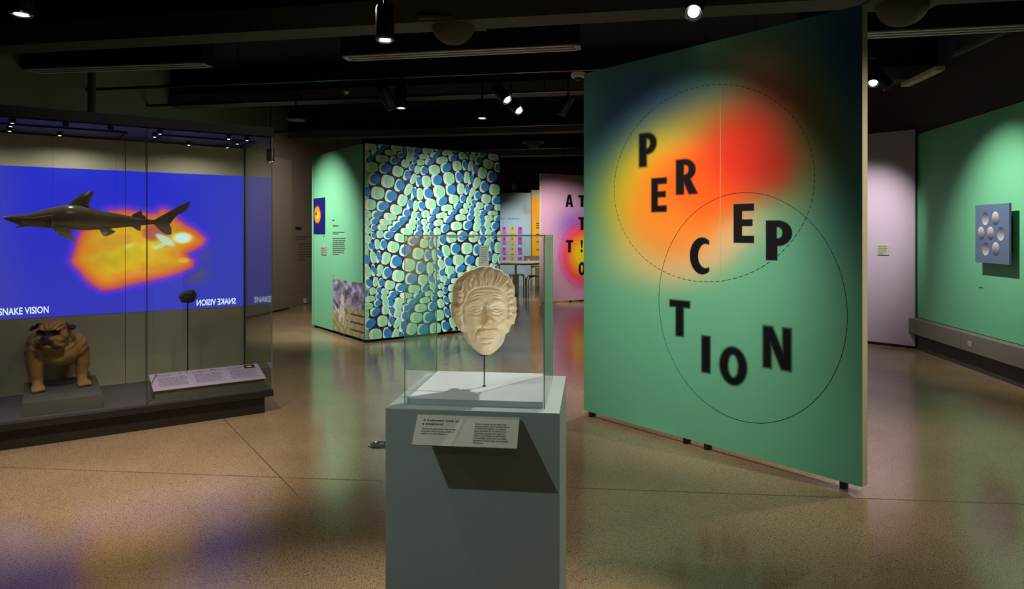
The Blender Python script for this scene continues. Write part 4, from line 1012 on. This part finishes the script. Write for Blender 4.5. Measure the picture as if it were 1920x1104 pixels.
# ------------------------------------------------------------------ dark specimen on a rod
rp = case_local(at(352, 556, 5.78)); st = tag(case_root('specimen_stand', rp.x, rp.y), 'dark grey wrinkled lump on a thin black rod before the blue image', 'specimen')
zc_ = at(352, 556, 5.78).z-ZP
MB().tube([(0, 0, 0), (0, 0, zc_-.04)], .0048, 10).build('rod', M['darkmetal'], st, True)
MB().lathe([(.03, 0), (.03, .005), (.005, .008)], 16).build('foot', M['darkmetal'], st, True)
mb = MB(); ico(mb, (0, 0, zc_), (.070, .06, .054)); ico(mb, (.02, -.01, zc_+.018), (.05, .05, .042)); ico(mb, (-.025, -.01, zc_-.005), (.048, .05, .045))
def spec_disp(co):
    x, z = co[:, 0], co[:, 2]-zc_
    return .006*vnoise(x*1.0, co[:, 2]+co[:, 1], 60, 9)-.010*np.exp(-((z-.012-.25*x+.01*np.sin(x*70))/.006)**2)*(co[:, 1] < .02)
M['stone'] = mat('dark stone', (52, 54, 58), .5, var=.25, scale=30, bump=.3, bscale=90)
remeshed('lump', mb, .004, 3, M['stone'], st, None, spec_disp)

# ------------------------------------------------------------------ label desk in the showcase
d_r = case_local(at_z(494.6, 727.5, ZP)); d_l = case_local(at_z(291, 754.5, ZP)); Ld = d_r.x-d_l.x
yd = max(.045, (d_r.y+d_l.y)/2)
dk = tag(case_root('label_desk', d_l.x, yd), 'slanted lilac text panel on a dark wedge in the showcase', 'text panel')
h0, h1, dp = .085, .160, .27
mb = MB(); v = [(0, 0, 0), (Ld, 0, 0), (Ld, dp-.03, 0), (0, dp-.03, 0), (0, 0, h0-.004), (Ld, 0, h0-.004), (Ld, dp-.03, h1-.014), (0, dp-.03, h1-.014)]
mb.add(v, [(0, 3, 2, 1), (4, 5, 6, 7), (0, 1, 5, 4), (1, 2, 6, 5), (2, 3, 7, 6), (3, 0, 4, 7)]); mb.build('wedge', M['plinth'], dk)
sl = math.atan2(h1-h0, dp); slen = math.hypot(h1-h0, dp)
bd = MB().box(-.012, Ld+.012, -.012, slen, 0, .006, .001).build('text_sheet', M['label'], dk, loc=(0, -.005, h0), rot=(sl, 0, 0))
Mx = Matrix.Rotation(-math.pi/2, 4, 'X')
def flat_lines(x, y, wd, n, pitch, h, seed):
    mbx = MB(); rnd = random.Random(seed)
    for r in range(n):
        xx = 0; end = wd*rnd.uniform(.85, 1)
        while xx < end-.01:
            wl = min(rnd.uniform(.012, .04), end-xx); z_ = .0066
            mbx.add([(x+xx, y-r*pitch, z_), (x+xx+wl, y-r*pitch, z_), (x+xx+wl, y-r*pitch+h, z_), (x+xx, y-r*pitch+h, z_)], [(0, 1, 2, 3)]); xx += wl+.006
    mbx.build('printed_text', M['ink_purple'], bd)
for k in range(3):
    x_ = .03+k*Ld/3.05
    flat_lines(x_, slen-.045, Ld*.16, 1, .02, .010, 40+k); flat_lines(x_, slen-.065, Ld*.13, 1, .02, .007, 50+k); flat_lines(x_+.01, slen-.095, Ld*.27, 11, .0145, .0055, 60+k)
MB().box(Ld*.865, Ld*.97, slen-.075, slen-.012, .006, .0068).build('heat_thumbnail', M['navy'], bd)
mbx = MB(); mbx.lathe([(.018, .0068), (.017, .0072)], 20); t_ = mbx.build('heat_spot', M['yellow'], bd); t_.location = (Ld*.918, slen-.043, 0); t_.scale = (1.3, .8, 1)
for k, x_ in enumerate((.235, .545)):
    mbx = MB(); rnd = random.Random(70+k)
    for j in range(7): a_ = rnd.uniform(0, .07); mbx.tube([(Ld*x_+a_, slen-.02-rnd.uniform(0, .02), .007), (Ld*x_+a_+rnd.uniform(-.02, .02), slen-.05+rnd.uniform(-.01, .01), .007)], .0014, 5)
    mbx.build('line_drawing', M['ink_purple'] if k == 0 else M['ink'], bd)

# ------------------------------------------------------------------ pedestal, acrylic cover, plaque
PC = Vector((-.0863, 2.17, 0)); rzp = math.radians(-6.7)
ped = tag(empty('pedestal', PC, rzp), 'grey green square pedestal carrying the mask in the foreground', 'pedestal')
hw = .2485
MB().box(-hw, hw, -hw, hw, 0, 1.0, .0015).build('body', M['ped'], ped)
dck = tag(empty('mask_deck', PC+Vector((0, 0, 1.0)), rzp), 'thin pale board inside the clear cover under the mask', 'board')
MB().box(-.198, .198, -.198, .198, 0, .018, .001).build('board', M['deck'], dck)
cov = tag(empty('acrylic_cover', PC+Vector((0, 0, 1.0)), rzp), 'clear box cover over the pale mask on the pedestal', 'display cover')
g = .205; t = .006; HCv = .494
MB().box(-g, g, -g, -g+t, 0, HCv-t).build('front_pane', M['acryl'], cov); MB().box(-g, g, g-t, g, 0, HCv-t).build('rear_pane', M['acryl'], cov)
MB().box(-g, -g+t, -g+t, g-t, 0, HCv-t).build('side_pane', M['acryl'], cov); MB().box(g-t, g, -g+t, g-t, 0, HCv-t).build('side_pane', M['acryl'], cov)
MB().box(-g, g, -g, g, HCv-t, HCv).build('top_pane', M['acryl'], cov)
M['acryl_edge'] = mat('acrylic edge', (176, 190, 176), .12, var=.1, spec=.9, **{'Transmission Weight': .55})
ew = .0022
for sx_ in (-1, 1):
    for sy_ in (-1, 1):
        MB().box(sx_*g-(ew if sx_ > 0 else 0), sx_*g+(ew if sx_ < 0 else 0), sy_*g-(ew if sy_ > 0 else 0)+(-.0004 if sy_ < 0 else .0004), sy_*g+(ew if sy_ < 0 else 0), 0, HCv).build('polished_edge', M['acryl_edge'], cov)
for sy_ in (-1, 1): MB().box(-g, g, sy_*g-ew, sy_*g+ew, HCv-.003, HCv+.0004).build('polished_edge', M['acryl_edge'], cov)
for sx_ in (-1, 1): MB().box(sx_*g-ew, sx_*g+ew, -g, g, HCv-.003, HCv+.0004).build('polished_edge', M['acryl_edge'], cov)

pq = tag(empty('text_plaque', PC+Matrix.Rotation(rzp, 3, 'Z') @ Vector((0, -hw, 0)), rzp), 'tilted grey plaque with black text on the pedestal front', 'plaque')
# top edge fixed to the pedestal, lower edge standing out
tilt = math.radians(46)   # from vertical
xa_, xb_ = -.152, .138; PLn = .094; ztop = .984
pm = MB().box(xa_, xb_, -.004, 0, -PLn, 0, .0008).build('plate', M['plaque'], pq, loc=(0, -.004, ztop), rot=(-tilt, 0, 0))
MB().box(-.08, .07, -.024, -.0, ztop-.038, ztop-.032).build('bracket', M['plinth'], pq)
text('A hollowed mask or\na sculpture?', .0112, M['ink'], pm, xa_+.019, -.021, -.0046, .00016, sx=1.12)
text('The brain perceives this as the\nexterior of the mask, when in\nreality it is the interior.', .0074, M['ink'], pm, xa_+.019, -.0465, -.0046, .00005, sx=1.06)
text_lines('fine_print', M['ink_soft'], pm, xb_-.122, -.026, .098, 9, .0072, .0046, -.0046, 12, .3)

# ------------------------------------------------------------------ hollow mask on a rod
mk = tag(empty('hollow_mask', (PC.x-.001, 2.148, 1.018), 0), 'pale plaster hollow mask of an old man with swept hair and moustache', 'mask')
OUT = [(350, 100), (430, 110), (520, 145), (590, 200), (640, 260), (662, 330), (668, 400), (682, 470), (687, 540), (682, 610), (662, 680), (632, 702), (608, 770), (575, 800), (558, 862), (522, 920), (470, 970), (420, 1004), (378, 1010), (330, 1005), (270, 962), (212, 910), (170, 850), (145, 790), (100, 750), (60, 700), (30, 650), (12, 570), (15, 500), (28, 420), (30, 335), (55, 270), (100, 210), (160, 165), (240, 130), (300, 112)]
def mx_(px): return (px-348)/455.0
def mz_(py): return (555-py)/455.0
OP = [(mx_(a), mz_(b)) for a, b in OUT]
# smooth outline by closed Catmull-Rom, resampled as polar around the centre
def catmull(P, k=8):
    out = []; n = len(P)
    for i in range(n):
        p0, p1, p2, p3 = [np.array(P[(i+j-1) % n]) for j in range(4)]
        for s_ in range(k):
            t_ = s_/k; out.append(.5*((2*p1)+(-p0+p2)*t_+(2*p0-5*p1+4*p2-p3)*t_**2+(-p0+3*p1-3*p2+p3)*t_**3))
    return np.array(out)
OS = catmull(OP); cen = np.array([0.0, .02])
ang = np.arctan2(OS[:, 1]-cen[1], OS[:, 0]-cen[0]); rad = np.hypot(OS[:, 0]-cen[0], OS[:, 1]-cen[1]); od = np.argsort(ang); ang, rad = ang[od], rad[od]
NA, NR = 420, 190
th_ = np.linspace(-np.pi, np.pi, NA, endpoint=False); Rr = np.interp(th_, np.r_[ang-2*np.pi, ang, ang+2*np.pi], np.r_[rad, rad, rad]); Rr = Rr*(1+np.where(np.sin(th_) > -.45, 1, 0)*(.010*np.sin(th_*23+1.2*np.sin(th_*5))+.006*np.sin(th_*41)))
rr_ = np.linspace(0, 1, NR)**.85
TT, RRR = np.meshgrid(th_, rr_); X = cen[0]+np.cos(TT)*RRR*Rr[None, :]; Z = cen[1]+np.sin(TT)*RRR*Rr[None, :]
def mask_height(X, Z, rho):
    px = X*455+348; py = 555-Z*455      # close-up coordinates
    def G(cx, cy, sx_, sy_, a=0.0):
        ca, sa = math.cos(a), math.sin(a); u, v = px-cx, py-cy; p_, q_ = u*ca+v*sa, -u*sa+v*ca
        return np.exp(-(p_/sx_)**2-(q_/sy_)**2)
    def curve(P, wd, taper=True):
        """soft ridge along a polyline"""
        P = np.array(P, float); best = np.full(px.shape, 1e9); tt = np.zeros(px.shape); L = np.r_[0, np.cumsum(np.hypot(*np.diff(P, axis=0).T))]
        for i in range(len(P)-1):
            e = P[i+1]-P[i]; t_ = np.clip(((px-P[i, 0])*e[0]+(py-P[i, 1])*e[1])/(e @ e), 0, 1)
            d = np.hypot(px-P[i, 0]-e[0]*t_, py-P[i, 1]-e[1]*t_); m_ = d < best; best = np.where(m_, d, best); tt = np.where(m_, (L[i]+t_*(L[i+1]-L[i]))/L[-1], tt)
        env = np.sqrt(np.clip(np.sin(np.pi*np.clip(tt, .02, .98)), 0, 1)) if taper else 1
        return np.exp(-(best/wd)**2)*env
    dome = np.clip(1-rho**2.6, 0, 1)
    h = .40*dome
    h += .05*np.sqrt(np.clip(1-rho**6, 0, 1))
    # face block stands out from the hair rim; cheeks narrow to the chin
    face = np.exp(-(np.abs((px-362)/205))**4-(np.abs((py-640)/330))**4); h += .04*face
    # hair: everything above the hairline and at the sides
    hl = np.interp(px, [100, 150, 185, 240, 300, 380, 460, 520, 560, 600, 640], [560, 470, 385, 338, 322, 316, 320, 336, 372, 450, 540])
    top = sm(-14, 14, hl-py)
    h += .035*top
    h += .020*curve([(150, 420), (190, 372), (245, 336), (310, 320), (380, 314), (460, 318), (520, 335), (560, 368), (588, 420)], 11, False)-.035*curve([(170, 415), (200, 380), (250, 347), (310, 331), (380, 326), (460, 330), (515, 347), (550, 378), (575, 425)], 9, False)
    # swept strands rising from the hairline
    fan = (px-370)/(1+np.clip((330-py)/330, 0, 1)*.75)
    wob = 12*np.sin(py/26+px/60)+7*np.sin(py/13+px/31)
    st_ = np.sin((fan+wob*.9)/12.5)+.6*np.sin((fan+wob)/7.1+1)
    h += top*.017*st_*sm(0, 40, hl-py)*sm(1.0, .97, rho)
    for P in ([(205, 330), (190, 270), (150, 225), (90, 235)], [(250, 325), (250, 260), (215, 205), (150, 185)], [(300, 318), (310, 250), (290, 190), (240, 150)], [(350, 314), (365, 240), (360, 170), (330, 125)],
              [(410, 314), (430, 240), (440, 180), (430, 125)], [(470, 320), (500, 250), (530, 205), (560, 195)], [(520, 335), (560, 280), (600, 255), (635, 275)], [(330, 315), (335, 250), (320, 190), (300, 140)], [(275, 322), (262, 262), (240, 222), (190, 210)], [(440, 316), (470, 250), (490, 195), (490, 150)]):
        h += .046*curve(P, 14)-.044*curve([(a+18, b) for a, b in P], 9)
    # curls at the sides
    sl_ = sm(135, 105, px)*sm(270, 330, py)*sm(760, 650, py); sr_ = sm(580, 612, px)*sm(250, 330, py)*sm(720, 660, py)
    h += .045*(sl_+sr_)*sm(1.0, .9, rho)
    curl = np.sin(py/15.5+np.sin(px/21)*1.6)*.8+np.sin(py/9+px/14)*.35
    h += .030*curl*(sl_+sr_)*sm(1.0, .97, rho)
    for (cx, cy) in ((95, 330), (80, 390), (95, 450), (60, 500), (95, 530), (75, 590), (615, 330), (640, 400), (622, 460), (655, 520), (640, 590), (655, 650), (620, 660)): h += .055*G(cx, cy, 26, 20, .5)-.03*G(cx+4, cy+26, 26, 9, .2)
    h -= .05*curve([(128, 400), (122, 500), (120, 600), (140, 720)], 13)-.0; h -= .045*curve([(578, 430), (592, 520), (596, 620), (580, 700)], 12)
    h += .05*G(592, 745, 20, 34)+.03*G(118, 725, 24, 34)      # ear lobes
    # forehead lines
    for P, s_ in (([(205, 430), (260, 398), (320, 392), (352, 406)], .020), ([(195, 462), (250, 428), (310, 420), (350, 432)], .022), ([(405, 406), (450, 392), (510, 402), (550, 430)], .020), ([(410, 432), (460, 420), (520, 430), (560, 462)], .022), ([(230, 372), (300, 358), (380, 356), (470, 362), (530, 384)], .012)):
        h += s_*curve(P, 10)-s_*.9*curve([(a, b+17) for a, b in P], 7)
    h += .03*G(375, 440, 150, 60)
    # brows
    h += .070*curve([(180, 508), (225, 484), (285, 486), (335, 508)], 22)+.070*curve([(415, 505), (460, 480), (520, 482), (565, 508)], 22)
    h -= .03*curve([(368, 470), (372, 500)], 10)
    br = np.sin((px*.8+py)/6)*.006; h += br*(curve([(180, 508), (225, 484), (285, 486), (335, 508)], 18)+curve([(415, 505), (460, 480), (520, 482), (565, 508)], 18))
    # eyes
    for cx, cy, sg in ((258, 568, 1), (474, 566, -1)):
        h -= .135*G(cx, cy-6, 74, 38); h += .11*G(cx, cy+2, 46, 28)+.02*G(cx, cy-16, 44, 12)
        h += .030*curve([(cx-62, cy+6), (cx-35, cy-26), (cx+5, cy-35), (cx+40, cy-22), (cx+60, cy+4)], 8)-.026*curve([(cx-55, cy+8), (cx-33, cy-13), (cx+5, cy-20), (cx+38, cy-9), (cx+54, cy+6)], 6)
        h += .028*curve([(cx-56, cy+14), (cx-20, cy+31), (cx+22, cy+31), (cx+55, cy+12)], 8)-.022*curve([(cx-50, cy+8), (cx-18, cy+20), (cx+20, cy+20), (cx+50, cy+7)], 5)
        h -= .032*curve([(cx-68, cy+30), (cx-25, cy+55), (cx+25, cy+54), (cx+58, cy+34)], 10); h += .024*curve([(cx-66, cy+46), (cx-20, cy+76), (cx+30, cy+72)], 14)
        h -= .05*G(cx+sg*74, cy-6, 22, 40)
    # nose
    ny = np.clip((py-495)/(705-495), 0, 1); wn = 30+36*ny; nc = 374+22*ny
    nose = np.exp(-(np.abs(px-nc)/wn)**2)*sm(470, 530, py)*sm(762, 722, py)
    h += nose*(.085+.20*ny)
    h += .13*G(402, 702, 50, 38)+.075*G(345, 722, 26, 26)+.075*G(450, 718, 24, 27)
    h -= .05*G(322, 742, 10, 24, .3)+.045*G(474, 738, 10, 24, -.3)
    # moustache
    h += .15*np.exp(-(np.abs(px-382)/122)**3-(np.abs(py-802+.0009*(px-382)**2*0)/36)**3)+.05*G(312, 806, 46, 26)+.09*G(448, 798, 46, 36)
    ms = np.sin((px-385)/9.5+np.sign(px-385)*(py-780)/16); h += .008*ms*np.exp(-((px-380)/120)**4-((py-800)/36)**4)
    h -= .035*G(350, 766, 40, 10)
    # mouth and chin
    h -= .055*curve([(278, 842), (330, 852), (390, 848), (440, 850), (490, 836)], 9); h += .045*curve([(300, 868), (350, 876), (400, 874), (455, 864)], 14); h -= .045*curve([(310, 896), (370, 902), (440, 892)], 14)
    h += .09*G(385, 945, 80, 42); h += .02*G(438, 900, 30, 24)
    # folds and cheeks
    h -= .038*curve([(318, 735), (280, 770), (252, 820), (250, 870)], 14); h -= .038*curve([(478, 730), (512, 770), (532, 820), (528, 868)], 14)
    h += .06*G(218, 690, 58, 66, .2)+.06*G(535, 680, 50, 66, -.2); h -= .065*G(215, 815, 36, 66, -.3)+.06*G(545, 805, 30, 60, .3)
    return h
Hh = mask_height(X, Z, RRR)
rim = sm(1.0, .965, RRR); Hh = Hh*np.where(RRR > .965, rim*.9+.1, 1)
sc = .137/1.0; DS = .132
zc0 = 1.2597-1.018
def mv(X, Z, D): return np.stack([X.ravel()*sc, D.ravel(), Z.ravel()*sc+zc0], 1)
base_y = -.035
front = mv(X-.004, Z, base_y+Hh*DS); back = mv(X*1.012-.004, Z*1.012, base_y+.007+Hh*DS*1.03)
i_ = np.arange(NA*NR).reshape(NR, NA); j_ = np.roll(i_, -1, axis=1)
q_ = np.stack([i_[1:-1].ravel(), j_[1:-1].ravel(), j_[2:].ravel(), i_[2:].ravel()], 1) if False else np.stack([i_[1:-1].ravel(), i_[2:].ravel(), j_[2:].ravel(), j_[1:-1].ravel()], 1)
N0 = NA*NR
faces = [tuple(a) for a in q_]+[tuple(a[::-1]+N0) for a in q_]
faces += [tuple(i_[1]), tuple(i_[1][::-1]+N0)]
faces += [(i_[-1, k], i_[-1, k]+N0, j_[-1, k]+N0, j_[-1, k]) for k in range(NA)]
mo = raw('face_shell', np.concatenate([front, back]), faces, M['plaster'], mk, True)
bm = bmesh.new(); bm.from_mesh(mo.data); bmesh.ops.delete(bm, geom=[v for v in bm.verts if not v.link_faces], context='VERTS'); bmesh.ops.recalc_face_normals(bm, faces=bm.faces); bm.to_mesh(mo.data); bm.free()
MB().tube([(.0, 0, 0), (.0, 0, .112)], .0019, 10).build('rod', M['rod'], mk, True)
MB().box(-.012, .012, -.03, .02, .100, .106, .002).build('clip', M['rod'], mk)
MB().lathe([(.006, 0), (.006, .003), (.002, .004)], 14).build('rod_foot', M['rod'], mk, True)

# ------------------------------------------------------------------ floor box
p = at_z(712, 834)
fb = tag(empty('floor_box', (p.x, p.y, 0)), 'round metal floor outlet just left of the pedestal', 'floor outlet')
MB().lathe([(.082, 0), (.08, .006), (.066, .008), (.064, .004)], 32).build('ring', M['chrome'], fb, True); MB().lathe([(.06, .0), (.06, .006), (.05, .007)], 28).build('lid', M['plinth'], fb, True)
MB().box(.0, .03, -.012, .012, .006, .009, .001).build('latch', M['chrome'], fb)
